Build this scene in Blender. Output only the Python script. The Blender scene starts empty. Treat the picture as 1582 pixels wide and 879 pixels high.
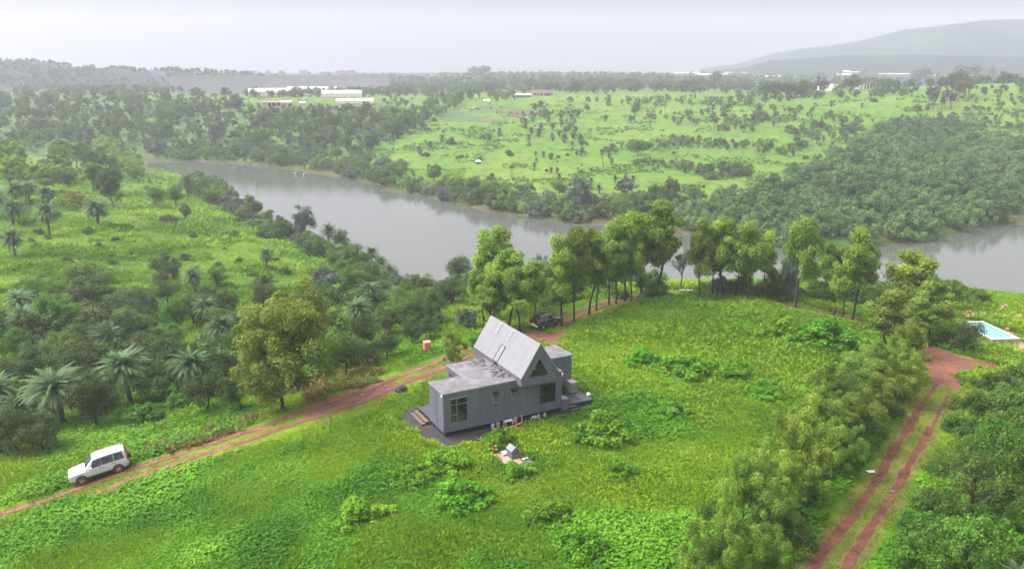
import bpy, math, random
import numpy as np
from mathutils import Vector, Matrix

# ------------------------------------------------------------------ camera, sky, sun, exposure
SC = bpy.context.scene
COL = SC.collection
CAMZ = 27.81
F_PX = 1250.0
PITCH = math.atan(331.5 / F_PX)
cam_d = bpy.data.cameras.new("camera")
cam = bpy.data.objects.new("camera", cam_d)
COL.objects.link(cam)
cam.location = (0, 0, CAMZ)
cam.rotation_euler = (math.pi / 2 - PITCH, 0, 0)
cam_d.sensor_width = 36.0
cam_d.lens = 36.0 * F_PX / 1582.0
cam_d.clip_start = 0.5
cam_d.clip_end = 9000
SC.camera = cam

SUN_EL, SUN_AZ = math.radians(52), math.radians(-88)      # azimuth from +Y, negative = to the left
world = bpy.data.worlds.new("World")
SC.world = world
world.use_nodes = True
wn = world.node_tree
wn.nodes.clear()
w_out = wn.nodes.new("ShaderNodeOutputWorld")
w_bg = wn.nodes.new("ShaderNodeBackground")
w_sky = wn.nodes.new("ShaderNodeTexSky")
w_sky.sky_type = 'NISHITA'
w_sky.sun_disc = False
w_sky.sun_elevation = SUN_EL
w_sky.sun_rotation = SUN_AZ
w_sky.air_density = 1.0
w_sky.dust_density = 6.0
w_sky.ozone_density = 1.0
w_hs = wn.nodes.new("ShaderNodeHueSaturation")             # overcast: the cloud layer takes most of the blue out
w_hs.inputs['Saturation'].default_value = 0.14
w_mix = wn.nodes.new("ShaderNodeMix")
w_mix.data_type = 'RGBA'
w_mix.blend_type = 'MULTIPLY'
w_mix.inputs[0].default_value = 1.0
w_tc = wn.nodes.new("ShaderNodeTexCoord")
w_no = wn.nodes.new("ShaderNodeTexNoise")                  # soft cloud layer
w_no.inputs['Scale'].default_value = 2.2
w_no.inputs['Detail'].default_value = 4
w_no.inputs['Roughness'].default_value = 0.5
w_cr = wn.nodes.new("ShaderNodeValToRGB")
w_cr.color_ramp.elements[0].position = 0.3
w_cr.color_ramp.elements[0].color = (0.77, 0.77, 0.785, 1)
w_cr.color_ramp.elements[1].position = 0.72
w_cr.color_ramp.elements[1].color = (1.20, 1.17, 1.16, 1)
wn.links.new(w_tc.outputs['Generated'], w_no.inputs['Vector'])
wn.links.new(w_no.outputs['Fac'], w_cr.inputs['Fac'])
wn.links.new(w_sky.outputs['Color'], w_hs.inputs['Color'])
wn.links.new(w_hs.outputs['Color'], w_mix.inputs[6])
wn.links.new(w_cr.outputs['Color'], w_mix.inputs[7])
# an overcast sky is about three times brighter overhead than at the horizon
w_sx = wn.nodes.new("ShaderNodeSeparateXYZ")
w_mr = wn.nodes.new("ShaderNodeMapRange")
w_mr.inputs['From Min'].default_value = 0.0
w_mr.inputs['From Max'].default_value = 0.85
w_mr.inputs['To Min'].default_value = 0.40
w_mr.inputs['To Max'].default_value = 2.7
w_vm = wn.nodes.new("ShaderNodeVectorMath")
w_vm.operation = 'SCALE'
wn.links.new(w_tc.outputs['Generated'], w_sx.inputs[0])
wn.links.new(w_sx.outputs['Z'], w_mr.inputs['Value'])
wn.links.new(w_mix.outputs[2], w_vm.inputs[0])
wn.links.new(w_mr.outputs['Result'], w_vm.inputs['Scale'])
wn.links.new(w_vm.outputs[0], w_bg.inputs['Color'])
wn.links.new(w_bg.outputs['Background'], w_out.inputs['Surface'])
w_bg.inputs['Strength'].default_value = 0.15

sun_d = bpy.data.lights.new("sun", 'SUN')
sun_d.energy = 1.5
sun_d.angle = math.radians(28)
sun_d.color = (1.0, 0.96, 0.90)
sun = bpy.data.objects.new("sun", sun_d)
COL.objects.link(sun)
sdir = Vector((math.sin(SUN_AZ) * math.cos(SUN_EL), math.cos(SUN_AZ) * math.cos(SUN_EL), math.sin(SUN_EL)))
sun.rotation_euler = sdir.to_track_quat('Z', 'Y').to_euler()
sun.location = (0, 0, 150)

vs = SC.view_settings
vs.view_transform = 'Standard'
vs.look = 'None'
vs.exposure = 0.48
vs.gamma = 1
vs.use_curve_mapping = False
cy = SC.cycles
cy.max_bounces = 7
cy.diffuse_bounces = 4
cy.glossy_bounces = 2
cy.transmission_bounces = 4
cy.transparent_max_bounces = 4
cy.volume_bounces = 1
cy.sample_clamp_indirect = 4
cy.use_denoising = True
cy.use_adaptive_sampling = False
cy.adaptive_threshold = 0.02

HAZE_DENSITY = 0.00038
HAZE_COLOR = (0.81, 0.82, 0.93)

# ------------------------------------------------------------------ helpers
rng = np.random.default_rng(11)
random.seed(5)


def smooth(a, b, x):
    t = np.clip((x - a) / (b - a), 0, 1)
    return t * t * (3 - 2 * t)


def _hash(ix, iy, seed):
    v = np.sin(ix * 127.1 + iy * 311.7 + seed * 74.7) * 43758.5453
    return v - np.floor(v)


def vnoise(x, y, seed=0):
    x = np.asarray(x, float); y = np.asarray(y, float)
    ix, iy = np.floor(x), np.floor(y)
    fx, fy = x - ix, y - iy
    fx = fx * fx * (3 - 2 * fx); fy = fy * fy * (3 - 2 * fy)
    a = _hash(ix, iy, seed); b = _hash(ix + 1, iy, seed)
    c = _hash(ix, iy + 1, seed); d = _hash(ix + 1, iy + 1, seed)
    return (a * (1 - fx) + b * fx) * (1 - fy) + (c * (1 - fx) + d * fx) * fy


def fbm(x, y, seed=0, octv=4):
    s = 0; a = 0.5; n = 0
    for k in range(octv):
        s = s + a * vnoise(x * 2 ** k, y * 2 ** k, seed + 13 * k); n += a; a *= 0.5
    return s / n


def mesh_np(name, V, F, mats=(), midx=None, attrs=None, smooth_shade=False):
    """V (N,3), F (M,k) -> mesh; attrs {name: per-face floats}"""
    V = np.ascontiguousarray(V, dtype=np.float32)
    F = np.ascontiguousarray(F, dtype=np.int32)
    me = bpy.data.meshes.new(name)
    k = F.shape[1]
    me.vertices.add(len(V)); me.vertices.foreach_set('co', V.ravel())
    me.loops.add(F.size); me.loops.foreach_set('vertex_index', F.ravel())
    me.polygons.add(len(F))
    me.polygons.foreach_set('loop_start', np.arange(0, F.size, k, dtype=np.int32))
    for m in mats: me.materials.append(m)
    if midx is not None: me.polygons.foreach_set('material_index', np.asarray(midx, dtype=np.int32))
    if smooth_shade: me.polygons.foreach_set('use_smooth', np.ones(len(F), dtype=bool))
    me.update(calc_edges=True)
    for n, a in (attrs or {}).items():
        at = me.attributes.new(n, 'FLOAT', 'FACE')
        at.data.foreach_set('value', np.asarray(a, dtype=np.float32))
    return me


def link(name, data, parent=None, label=None, cat=None, group=None, kind=None, loc=None):
    o = bpy.data.objects.new(name, data)
    COL.objects.link(o)
    if parent is not None: o.parent = parent
    if label: o['label'] = label
    if cat: o['category'] = cat
    if group: o['group'] = group
    if kind: o['kind'] = kind
    if loc is not None: o.location = loc
    return o


def copy_tree(src, label=None, group=None):
    c = src.copy(); COL.objects.link(c)
    for ch in src.children:
        d = ch.copy(); COL.objects.link(d); d.parent = c
        for g in ch.children:
            e = g.copy(); COL.objects.link(e); e.parent = d
    if label: c['label'] = label
    if group: c['group'] = group
    elif 'group' in c: del c['group']
    return c


class MB:
    """collects polygons (any size) for one mesh"""
    def __init__(s): s.v = []; s.f = []; s.m = []
    def add(s, vs, fs, m=0):
        b = len(s.v); s.v += [tuple(map(float, p)) for p in vs]
        s.f += [[b + i for i in f] for f in fs]; s.m += [m] * len(fs); return s
    def box(s, x0, x1, y0, y1, z0, z1, m=0):
        p = [(x0, y0, z0), (x1, y0, z0), (x1, y1, z0), (x0, y1, z0), (x0, y0, z1), (x1, y0, z1), (x1, y1, z1), (x0, y1, z1)]
        return s.add(p, [(0, 3, 2, 1), (4, 5, 6, 7), (0, 1, 5, 4), (1, 2, 6, 5), (2, 3, 7, 6), (3, 0, 4, 7)], m)
    def prism_y(s, poly, y0, y1, m=0):
        n = len(poly)
        p = [(x, y0, z) for x, z in poly] + [(x, y1, z) for x, z in poly]
        f = [tuple(range(n)), tuple(range(2 * n - 1, n - 1, -1))]
        f += [(i, i + n, (i + 1) % n + n, (i + 1) % n) for i in range(n)]
        return s.add(p, f, m)
    def prism_z(s, poly, z0, z1, m=0):
        n = len(poly)
        p = [(x, y, z0) for x, y in poly] + [(x, y, z1) for x, y in poly]
        f = [tuple(range(n - 1, -1, -1)), tuple(range(n, 2 * n))]
        f += [(i, (i + 1) % n, (i + 1) % n + n, i + n) for i in range(n)]
        return s.add(p, f, m)
    def tube(s, pts, rad, n=6, m=0, cap=True):
        pts = [Vector(p) for p in pts]
        rad = rad if hasattr(rad, '__len__') else [rad] * len(pts)
        rings = []
        ref = Vector((0.31, 0.77, 0.55))
        for i, p in enumerate(pts):
            t = (pts[min(i + 1, len(pts) - 1)] - pts[max(i - 1, 0)]).normalized()
            a = t.cross(ref).normalized(); b = t.cross(a)
            rings.append([p + (a * math.cos(2 * math.pi * k / n) + b * math.sin(2 * math.pi * k / n)) * rad[i] for k in range(n)])
        v = [q for r in rings for q in r]; f = []
        for i in range(len(pts) - 1):
            for k in range(n):
                f.append((i * n + k, i * n + (k + 1) % n, (i + 1) * n + (k + 1) % n, (i + 1) * n + k))
        if cap:
            f.append(tuple(range(n - 1, -1, -1))); f.append(tuple(range((len(pts) - 1) * n, len(pts) * n)))
        return s.add(v, f, m)
    def cyl(s, c, axis, r, h, n=20, m=0):
        a = Vector(axis).normalized() * (h / 2); c = Vector(c)
        return s.tube([c - a, c + a], r, n, m)
    def mesh(s, name, mats, smooth_shade=False, bevel=0):
        me = bpy.data.meshes.new(name)
        me.from_pydata(s.v, [], s.f)
        for mt in mats: me.materials.append(mt)
        me.polygons.foreach_set('material_index', np.array(s.m, dtype=np.int32))
        if smooth_shade: me.polygons.foreach_set('use_smooth', np.ones(len(s.f), dtype=bool))
        me.update()
        return me
    def obj(s, name, mats, parent=None, smooth_shade=False, bevel=0, **kw):
        if not isinstance(mats, (list, tuple)): mats = [mats]
        o = link(name, s.mesh(name, mats, smooth_shade), parent, **kw)
        if bevel:
            b = o.modifiers.new("bevel", 'BEVEL'); b.width = bevel; b.segments = 2; b.limit_method = 'ANGLE'
        return o


# ------------------------------------------------------------------ materials
def new_mat(name):
    m = bpy.data.materials.new(name); m.use_nodes = True
    nt = m.node_tree; nt.nodes.clear()
    out = nt.nodes.new('ShaderNodeOutputMaterial')
    return m, nt, out


def noise_node(nt, scale, detail=4, rough=0.55, coord='Object'):
    tc = nt.nodes.new('ShaderNodeTexCoord'); n = nt.nodes.new('ShaderNodeTexNoise')
    n.inputs['Scale'].default_value = scale; n.inputs['Detail'].default_value = detail; n.inputs['Roughness'].default_value = rough
    nt.links.new(tc.outputs[coord], n.inputs['Vector'])
    return n


def ramp(nt, fac, stops):
    r = nt.nodes.new('ShaderNodeValToRGB')
    e = r.color_ramp.elements
    while len(e) < len(stops): e.new(0.5)
    for i, (p, c) in enumerate(stops):
        e[i].position = p; e[i].color = (*c, 1)
    nt.links.new(fac, r.inputs['Fac'])
    return r


def plain(name, col, rough=0.6, metal=0.0, var=0.18, scale=3.0, bump=0.0, bscale=30, spec=0.5, coat=0.0, streak=False, emit=None):
    m, nt, out = new_mat(name)
    b = nt.nodes.new('ShaderNodeBsdfPrincipled')
    b.inputs['Roughness'].default_value = rough; b.inputs['Metallic'].default_value = metal
    b.inputs['Specular IOR Level'].default_value = spec
    b.inputs['Coat Weight'].default_value = coat
    n = noise_node(nt, scale, 5)
    if streak:
        mp = nt.nodes.new('ShaderNodeMapping'); mp.inputs['Scale'].default_value = (1, 1, 0.12)
        tc = nt.nodes.new('ShaderNodeTexCoord'); nt.links.new(tc.outputs['Object'], mp.inputs['Vector']); nt.links.new(mp.outputs['Vector'], n.inputs['Vector'])
    lo = tuple(c * (1 - var) for c in col); hi = tuple(min(1, c * (1 + var)) for c in col)
    r = ramp(nt, n.outputs['Fac'], [(0.3, lo), (0.7, hi)])
    nt.links.new(r.outputs['Color'], b.inputs['Base Color'])
    if bump:
        nb = noise_node(nt, bscale, 3); bu = nt.nodes.new('ShaderNodeBump'); bu.inputs['Strength'].default_value = bump; bu.inputs['Distance'].default_value = 0.05
        nt.links.new(nb.outputs['Fac'], bu.inputs['Height']); nt.links.new(bu.outputs['Normal'], b.inputs['Normal'])
    nt.links.new(b.outputs['BSDF'], out.inputs['Surface'])
    return m


def leaf_mat(name, dark, mid, light, objvar=0.25, transl=0.42, rough=0.6, spec=0.2):
    m, nt, out = new_mat(name)
    at = nt.nodes.new('ShaderNodeAttribute'); at.attribute_name = 'tint'
    r = ramp(nt, at.outputs['Fac'], [(0.0, dark), (0.5, mid), (1.0, light)])
    oi = nt.nodes.new('ShaderNodeObjectInfo')
    mr = nt.nodes.new('ShaderNodeMapRange'); mr.inputs['To Min'].default_value = 1 - objvar; mr.inputs['To Max'].default_value = 1 + objvar
    nt.links.new(oi.outputs['Random'], mr.inputs['Value'])
    mh = nt.nodes.new('ShaderNodeMapRange'); mh.inputs['To Min'].default_value = 0.485; mh.inputs['To Max'].default_value = 0.515
    mm = nt.nodes.new('ShaderNodeMath'); mm.operation = 'FRACT'
    m7 = nt.nodes.new('ShaderNodeMath'); m7.operation = 'MULTIPLY'; m7.inputs[1].default_value = 7.31
    nt.links.new(oi.outputs['Random'], m7.inputs[0]); nt.links.new(m7.outputs[0], mm.inputs[0]); nt.links.new(mm.outputs[0], mh.inputs['Value'])
    hs = nt.nodes.new('ShaderNodeHueSaturation')
    nt.links.new(r.outputs['Color'], hs.inputs['Color']); nt.links.new(mr.outputs['Result'], hs.inputs['Value']); nt.links.new(mh.outputs['Result'], hs.inputs['Hue'])
    b = nt.nodes.new('ShaderNodeBsdfPrincipled'); b.inputs['Roughness'].default_value = rough; b.inputs['Specular IOR Level'].default_value = spec
    t = nt.nodes.new('ShaderNodeBsdfTranslucent'); mx = nt.nodes.new('ShaderNodeMixShader'); mx.inputs['Fac'].default_value = transl
    nt.links.new(hs.outputs['Color'], b.inputs['Base Color']); nt.links.new(hs.outputs['Color'], t.inputs['Color'])
    nt.links.new(b.outputs['BSDF'], mx.inputs[1]); nt.links.new(t.outputs['BSDF'], mx.inputs[2]); nt.links.new(mx.outputs['Shader'], out.inputs['Surface'])
    return m


def sc3(c, k): return tuple(x * k for x in c)


L_OLIVE = leaf_mat('leaf_olive', (0.078, 0.140, 0.014), (0.182, 0.282, 0.030), (0.35, 0.46, 0.075))
L_DARK = leaf_mat('leaf_dark', (0.026, 0.050, 0.010), (0.060, 0.100, 0.020), (0.125, 0.175, 0.042), spec=0.22, transl=0.35)
L_BRIGHT = leaf_mat('leaf_bright', (0.035, 0.105, 0.010), (0.075, 0.20, 0.022), (0.16, 0.32, 0.045))
L_MID = leaf_mat('leaf_mid', (0.040, 0.085, 0.009), (0.092, 0.172, 0.020), (0.175, 0.27, 0.042))
L_GREY = leaf_mat('leaf_grey', (0.055, 0.075, 0.05), (0.12, 0.15, 0.11), (0.22, 0.25, 0.20), spec=0.3)
L_PALM = leaf_mat('leaf_palm', (0.042, 0.084, 0.026), (0.086, 0.150, 0.052), (0.15, 0.22, 0.095), spec=0.2, transl=0.2)
L_PALMDRY = leaf_mat('leaf_palm_dry', (0.09, 0.06, 0.045), (0.20, 0.145, 0.11), (0.34, 0.27, 0.215))
L_WOOD = leaf_mat('leaf_wood', (0.045, 0.100, 0.022), (0.105, 0.200, 0.050), (0.20, 0.31, 0.105), spec=0.3)
L_YEL = leaf_mat('leaf_yellow', (0.10, 0.11, 0.012), (0.19, 0.19, 0.022), (0.30, 0.28, 0.05))
L_BROWNT = leaf_mat('leaf_brownish', (0.045, 0.055, 0.025), (0.09, 0.10, 0.05), (0.15, 0.155, 0.085))
G_GRASS = leaf_mat('grass_blades', (0.078, 0.195, 0.010), (0.155, 0.318, 0.014), (0.26, 0.40, 0.026), objvar=0, transl=0.35, spec=0.1)
G_WEED = leaf_mat('weed_leaves', (0.045, 0.14, 0.006), (0.105, 0.26, 0.010), (0.20, 0.39, 0.028), objvar=0.12, transl=0.3, spec=0.12)
G_DRY = leaf_mat('dry_grass', (0.10, 0.08, 0.025), (0.20, 0.16, 0.05), (0.33, 0.27, 0.10), objvar=0, transl=0.3)
M_BARK = plain('bark_dark', (0.045, 0.036, 0.030), 0.9, var=0.4, scale=8, bump=0.6, bscale=25)
M_BARKP = plain('bark_palm', (0.085, 0.068, 0.055), 0.9, var=0.4, scale=14, bump=0.8, bscale=18)
M_BARKG = plain('bark_grey', (0.16, 0.145, 0.125), 0.9, var=0.3, scale=8)
def soil(name, base, wet):
    m, nt, out = new_mat(name)
    b = nt.nodes.new('ShaderNodeBsdfPrincipled'); b.inputs['Specular IOR Level'].default_value = .12
    n1, n2 = noise_node(nt, .8, 6, .65), noise_node(nt, 6, 5, .75)
    r1_ = ramp(nt, n1.outputs['Fac'], [(.3, sc3(base, .55)), (.5, base), (.68, sc3(base, 1.5)), (.8, (base[0] * .8, base[0] * .9, base[2] * .8))])
    r2_ = ramp(nt, n2.outputs['Fac'], [(.3, (.5, .52, .55)), (.5, (1, 1, 1)), (.72, (1.5, 1.5, 1.5))])
    mm = nt.nodes.new('ShaderNodeMix'); mm.data_type = 'RGBA'; mm.blend_type = 'MULTIPLY'; mm.inputs[0].default_value = 1
    nt.links.new(r1_.outputs['Color'], mm.inputs[6]); nt.links.new(r2_.outputs['Color'], mm.inputs[7]); nt.links.new(mm.outputs[2], b.inputs['Base Color'])
    rr_ = ramp(nt, n1.outputs['Fac'], [(.35, (wet, wet, wet)), (.6, (.9, .9, .9))]); nt.links.new(rr_.outputs['Color'], b.inputs['Roughness'])
    bu = nt.nodes.new('ShaderNodeBump'); bu.inputs['Strength'].default_value = .7; bu.inputs['Distance'].default_value = .08
    nt.links.new(n2.outputs['Fac'], bu.inputs['Height']); nt.links.new(bu.outputs['Normal'], b.inputs['Normal']); nt.links.new(b.outputs['BSDF'], out.inputs['Surface'])
    return m


M_SOIL = soil('red_soil', (0.118, 0.046, 0.030), .7)
M_SOILW = soil('wet_red_soil', (0.185, 0.078, 0.056), .35)
M_GRAVEL = plain('black_gravel', (0.035, 0.030, 0.031), 0.85, var=0.55, scale=9, bump=0.9, bscale=60)
M_WALL = plain('slate_cladding', (0.110, 0.110, 0.150), 0.6, var=0.17, scale=1.2, bump=0.10, bscale=40, streak=True)
M_WALLD = plain('slate_cladding_dark', (0.058, 0.061, 0.078), 0.6, var=0.12, scale=1.5, streak=True)
M_METALROOF = plain('pale_roof_sheet', (0.175, 0.173, 0.190), 0.6, var=0.07, scale=1.4, bump=0.05, bscale=20, streak=True)
M_TRIM = plain('grey_trim', (0.22, 0.22, 0.24), 0.5, var=0.1)
M_FRAME = plain('dark_frame', (0.05, 0.05, 0.056), 0.5, var=0.1)
M_FRAMEG = plain('grey_frame', (0.17, 0.17, 0.185), 0.5, var=0.1)
M_FRAMEP = plain('pale_pink_frame', (0.30, 0.245, 0.24), 0.5, var=0.08)
M_TORN = plain('torn_felt', (0.16, 0.148, 0.155), 0.7, var=0.3, scale=4)
M_SKYL = plain('skylight_glass', (0.19, 0.195, 0.22), 0.4, var=0.08, spec=0.4)
M_WHITE = plain('white_paint', (0.75, 0.74, 0.73), 0.5, var=0.08)
M_WHITEDIRTY = plain('weathered_white', (0.34, 0.325, 0.31), 0.7, var=0.25, scale=2)
M_DECK = plain('dark_deck_boards', (0.060, 0.056, 0.062), 0.45, var=0.3, scale=5)
M_RUSTY = plain('brown_steel_step', (0.13, 0.085, 0.068), 0.6, var=0.3, scale=6)
M_CONC = plain('concrete', (0.33, 0.30, 0.28), 0.85, var=0.25, scale=2.2, bump=0.3)
M_CONCR = plain('stained_concrete', (0.33, 0.21, 0.165), 0.75, var=0.35, scale=1.6, bump=0.3)
M_CONCD = plain('dark_wet_concrete', (0.085, 0.078, 0.080), 0.6, var=0.35, scale=2.0)
M_BLACK = plain('black_plastic', (0.018, 0.018, 0.020), 0.5, var=0.15)
M_RUBBER = plain('rubber_muddy', (0.075, 0.050, 0.042), 0.85, var=0.35, scale=9)
M_RIM = plain('alloy_muddy', (0.34, 0.24, 0.20), 0.4, metal=0.4, var=0.25, scale=8)
M_RIMS = plain('alloy_silver', (0.42, 0.41, 0.41), 0.35, metal=0.7, var=0.1)
M_CARW = plain('white_car_paint', (0.56, 0.56, 0.58), 0.28, var=0.03, coat=0.6)
M_CARB = plain('black_car_paint', (0.022, 0.024, 0.030), 0.22, var=0.1, coat=0.8)
M_CARGLASS = plain('car_glass', (0.020, 0.022, 0.026), 0.06, var=0.2, spec=0.8)
M_CARSHIELD = plain('car_windscreen', (0.075, 0.08, 0.088), 0.1, var=0.25, scale=2, spec=1.0)
M_RED = plain('red_lens', (0.35, 0.025, 0.02), 0.25, var=0.1)
M_LAMP = plain('clear_lens', (0.62, 0.63, 0.64), 0.15, var=0.1)
M_CORAL = plain('coral_plastic', (0.74, 0.19, 0.135), 0.5, var=0.10, scale=1.5)
M_CORALL = plain('coral_plastic_cap', (0.78, 0.30, 0.23), 0.5, var=0.08)
M_ROCK = plain('dark_basalt', (0.060, 0.048, 0.046), 0.85, var=0.45, scale=2.5, bump=0.8, bscale=5)
M_BRICK = plain('brick_rubble', (0.33, 0.16, 0.115), 0.9, var=0.4, scale=3)
M_POLY = plain('greenhouse_sheet', (0.74, 0.70, 0.62), 0.45, var=0.10, scale=0.08)
M_CREAM = plain('cream_wall', (0.62, 0.55, 0.48), 0.8, var=0.12, scale=0.4)
M_PINKW = plain('pink_wall', (0.50, 0.36, 0.32), 0.85, var=0.15, scale=0.4)
M_TILE = plain('brown_tile_roof', (0.10, 0.068, 0.06), 0.85, var=0.2, scale=0.5)
M_DAM = plain('dam_stone', (0.10, 0.098, 0.11), 0.9, var=0.15, scale=0.05)
M_RIMW = plain('pool_rim_tiles', (0.55, 0.53, 0.51), 0.6, var=0.15, scale=2)
M_POOLW = plain('pool_lining', (0.17, 0.44, 0.50), 0.35, var=0.06, scale=0.6)
M_BROWNCOW = plain('cow_hide', (0.20, 0.09, 0.05), 0.8, var=0.3, scale=2)
M_WOODPOST = plain('old_wood', (0.22, 0.18, 0.15), 0.9, var=0.35, scale=10)


def roof_mem():
    m, nt, out = new_mat('weathered_roof_felt')
    b = nt.nodes.new('ShaderNodeBsdfPrincipled'); b.inputs['Roughness'].default_value = 0.6
    n1 = noise_node(nt, 1.1, 6, 0.65); n2 = noise_node(nt, 7, 3, 0.6)
    br = nt.nodes.new('ShaderNodeTexBrick'); tc = nt.nodes.new('ShaderNodeTexCoord'); nt.links.new(tc.outputs['Object'], br.inputs['Vector'])
    br.inputs['Scale'].default_value = 1.0; br.inputs['Brick Width'].default_value = 1.25; br.inputs['Row Height'].default_value = 0.95
    br.inputs['Mortar Size'].default_value = 0.012; br.inputs['Color1'].default_value = (0.9, 0.9, 0.9, 1); br.inputs['Color2'].default_value = (1.05, 1.05, 1.05, 1); br.inputs['Mortar'].default_value = (0.62, 0.6, 0.6, 1)
    r = ramp(nt, n1.outputs['Fac'], [(0.32, (0.085, 0.078, 0.086)), (0.5, (0.15, 0.139, 0.152)), (0.68, (0.215, 0.202, 0.222))])
    r2 = ramp(nt, n2.outputs['Fac'], [(0.35, (0.8, 0.8, 0.8)), (0.65, (1.12, 1.12, 1.12))])
    m1 = nt.nodes.new('ShaderNodeMix'); m1.data_type = 'RGBA'; m1.blend_type = 'MULTIPLY'; m1.inputs[0].default_value = 1
    m2 = nt.nodes.new('ShaderNodeMix'); m2.data_type = 'RGBA'; m2.blend_type = 'MULTIPLY'; m2.inputs[0].default_value = 1
    nt.links.new(r.outputs['Color'], m1.inputs[6]); nt.links.new(r2.outputs['Color'], m1.inputs[7])
    nt.links.new(m1.outputs[2], m2.inputs[6]); nt.links.new(br.outputs['Color'], m2.inputs[7])
    nt.links.new(m2.outputs[2], b.inputs['Base Color']); nt.links.new(b.outputs['BSDF'], out.inputs['Surface'])
    return m


M_FELT = roof_mem()


def glass_mat():
    m, nt, out = new_mat('window_glass')
    b = nt.nodes.new('ShaderNodeBsdfPrincipled')
    b.inputs['Base Color'].default_value = (0.02, 0.026, 0.02, 1); b.inputs['Roughness'].default_value = 0.02
    b.inputs['Alpha'].default_value = 0.45; b.inputs['Specular IOR Level'].default_value = 0.8
    nt.links.new(b.outputs['BSDF'], out.inputs['Surface'])
    return m


M_GLASS = glass_mat()


def water_mat():
    m, nt, out = new_mat('river_water')
    b = nt.nodes.new('ShaderNodeBsdfPrincipled')
    b.inputs['Base Color'].default_value = (0.088, 0.092, 0.084, 1); b.inputs['Roughness'].default_value = 0.05
    b.inputs['IOR'].default_value = 1.33; b.inputs['Specular IOR Level'].default_value = 0.9
    tc = nt.nodes.new('ShaderNodeTexCoord'); mp = nt.nodes.new('ShaderNodeMapping'); mp.inputs['Scale'].default_value = (0.5, 1.1, 1)
    n = nt.nodes.new('ShaderNodeTexNoise'); n.inputs['Scale'].default_value = 1.6; n.inputs['Detail'].default_value = 3
    nt.links.new(tc.outputs['Object'], mp.inputs['Vector']); nt.links.new(mp.outputs['Vector'], n.inputs['Vector'])
    bu = nt.nodes.new('ShaderNodeBump'); bu.inputs['Strength'].default_value = 0.06; bu.inputs['Distance'].default_value = 0.25
    nt.links.new(n.outputs['Fac'], bu.inputs['Height']); nt.links.new(bu.outputs['Normal'], b.inputs['Normal'])
    n2 = noise_node(nt, 0.02, 3); r = ramp(nt, n2.outputs['Fac'], [(0.35, (0.02, 0.02, 0.02)), (0.7, (0.09, 0.09, 0.09))])
    nt.links.new(r.outputs['Color'], b.inputs['Roughness'])
    nt.links.new(b.outputs['BSDF'], out.inputs['Surface'])
    return m


M_WATER = water_mat()

# ------------------------------------------------------------------ terrain as a function of x, y
fwd = np.array([0, math.cos(PITCH), -math.sin(PITCH)]); upv = np.array([0, math.sin(PITCH), math.cos(PITCH)]); rgt = np.array([1.0, 0, 0])


def rays(uv):
    uv = np.asarray(uv, float).reshape(-1, 2)
    return fwd + rgt * ((uv[:, :1] - 791) / F_PX) + upv * ((439.5 - uv[:, 1:]) / F_PX)


def at_z(uv, z):
    d = rays(uv); t = (z - CAMZ) / d[:, 2]
    return d[:, :2] * t[:, None]


CTRL = [  # photo pixel of a spot on the ground and its height; only used to find the land's shape
    (690, 665, 0), (900, 620, 0), (780, 640, 0), (760, 580, 0), (1000, 600, -.1), (800, 700, -.1), (650, 640, -.1),
    (150, 740, -3.8), (0, 790, -4.3), (272, 712, -2.6), (400, 670, -1.6), (520, 625, -.8), (438, 632, -1.6), (-150, 830, -5),
    (0, 879, -3.6), (300, 850, -2.0), (500, 780, -1.0), (800, 850, -.4), (1000, 780, -.4), (1200, 870, -.8),
    (620, 603, -.5), (700, 545, -.8), (840, 508, -.9), (660, 545, -1.2),
    (70, 690, -5.5), (200, 640, -5.5), (100, 600, -7.5), (330, 580, -5.5), (560, 510, -5), (640, 480, -5.5), (150, 480, -8),
    (300, 440, -8), (200, 380, -7), (450, 390, -9), (70, 360, -6), (150, 330, -5.5), (20, 300, -4), (300, 330, -9), (100, 275, -5), (0, 245, -2.5),
    (-200, 430, -5), (-200, 260, 0), (-250, 650, -6), (700, 455, -8), (750, 440, -10),
    (1250, 515, .1), (1400, 530, -.8), (1520, 520, -1), (1560, 475, -1.6), (1450, 620, -1), (1300, 850, -1), (1550, 700, -1.2), (1800, 600, -1.5), (1750, 480, -2),
    (1000, 457, -.6), (1150, 460, -.7), (1300, 490, -.7), (900, 485, -.7), (1100, 520, -.2), (1230, 470, -.8),
    # far bank
    (240, 238, -10), (420, 240, -9), (560, 262, -10), (700, 285, -10), (860, 315, -10), (1000, 300, -8.5), (1100, 330, -9),
    (1250, 340, -10), (1450, 330, -10), (1582, 320, -10), (1750, 320, -10),
    (100, 215, -5), (0, 190, 0), (300, 200, -2), (500, 210, -3), (640, 230, -5), (800, 240, -5), (950, 240, -5), (1100, 250, -5.5), (1250, 240, -5), (1400, 260, -6), (1582, 260, -6), (1800, 240, -4),
    (0, 160, 6), (200, 160, 7), (450, 168, 7), (650, 175, 4), (800, 190, 1), (1000, 190, 1.5), (1150, 190, 3), (1300, 190, 3), (1450, 190, 3), (1582, 190, 3),
    (750, 158, 8), (900, 150, 10), (1050, 145, 12), (1200, 150, 11), (1300, 145, 13), (1450, 140, 16), (1582, 135, 18), (1750, 130, 19),
    (400, 152, 8), (550, 150, 8.5), (100, 142, 9), (300, 145, 8),
]
FAR = [(-50, 800, 5), (-33, 800, 5), (-20, 800, 4), (-8, 800, 7), (3, 800, 11), (12, 800, 11), (22, 800, 11), (33, 800, 14), (50, 800, 14),
       (-50, 1300, 12), (-30, 1300, 14), (-10, 1300, 19), (8, 1300, 20), (25, 1300, 16), (50, 1300, 16), (-40, 3000, 12), (0, 3000, 14), (40, 3000, 12),
       (-40, 12, -4), (0, 12, -1), (40, 12, -1.2), (-40, 30, -4), (40, 30, -1.2)]
_pts = []
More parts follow.
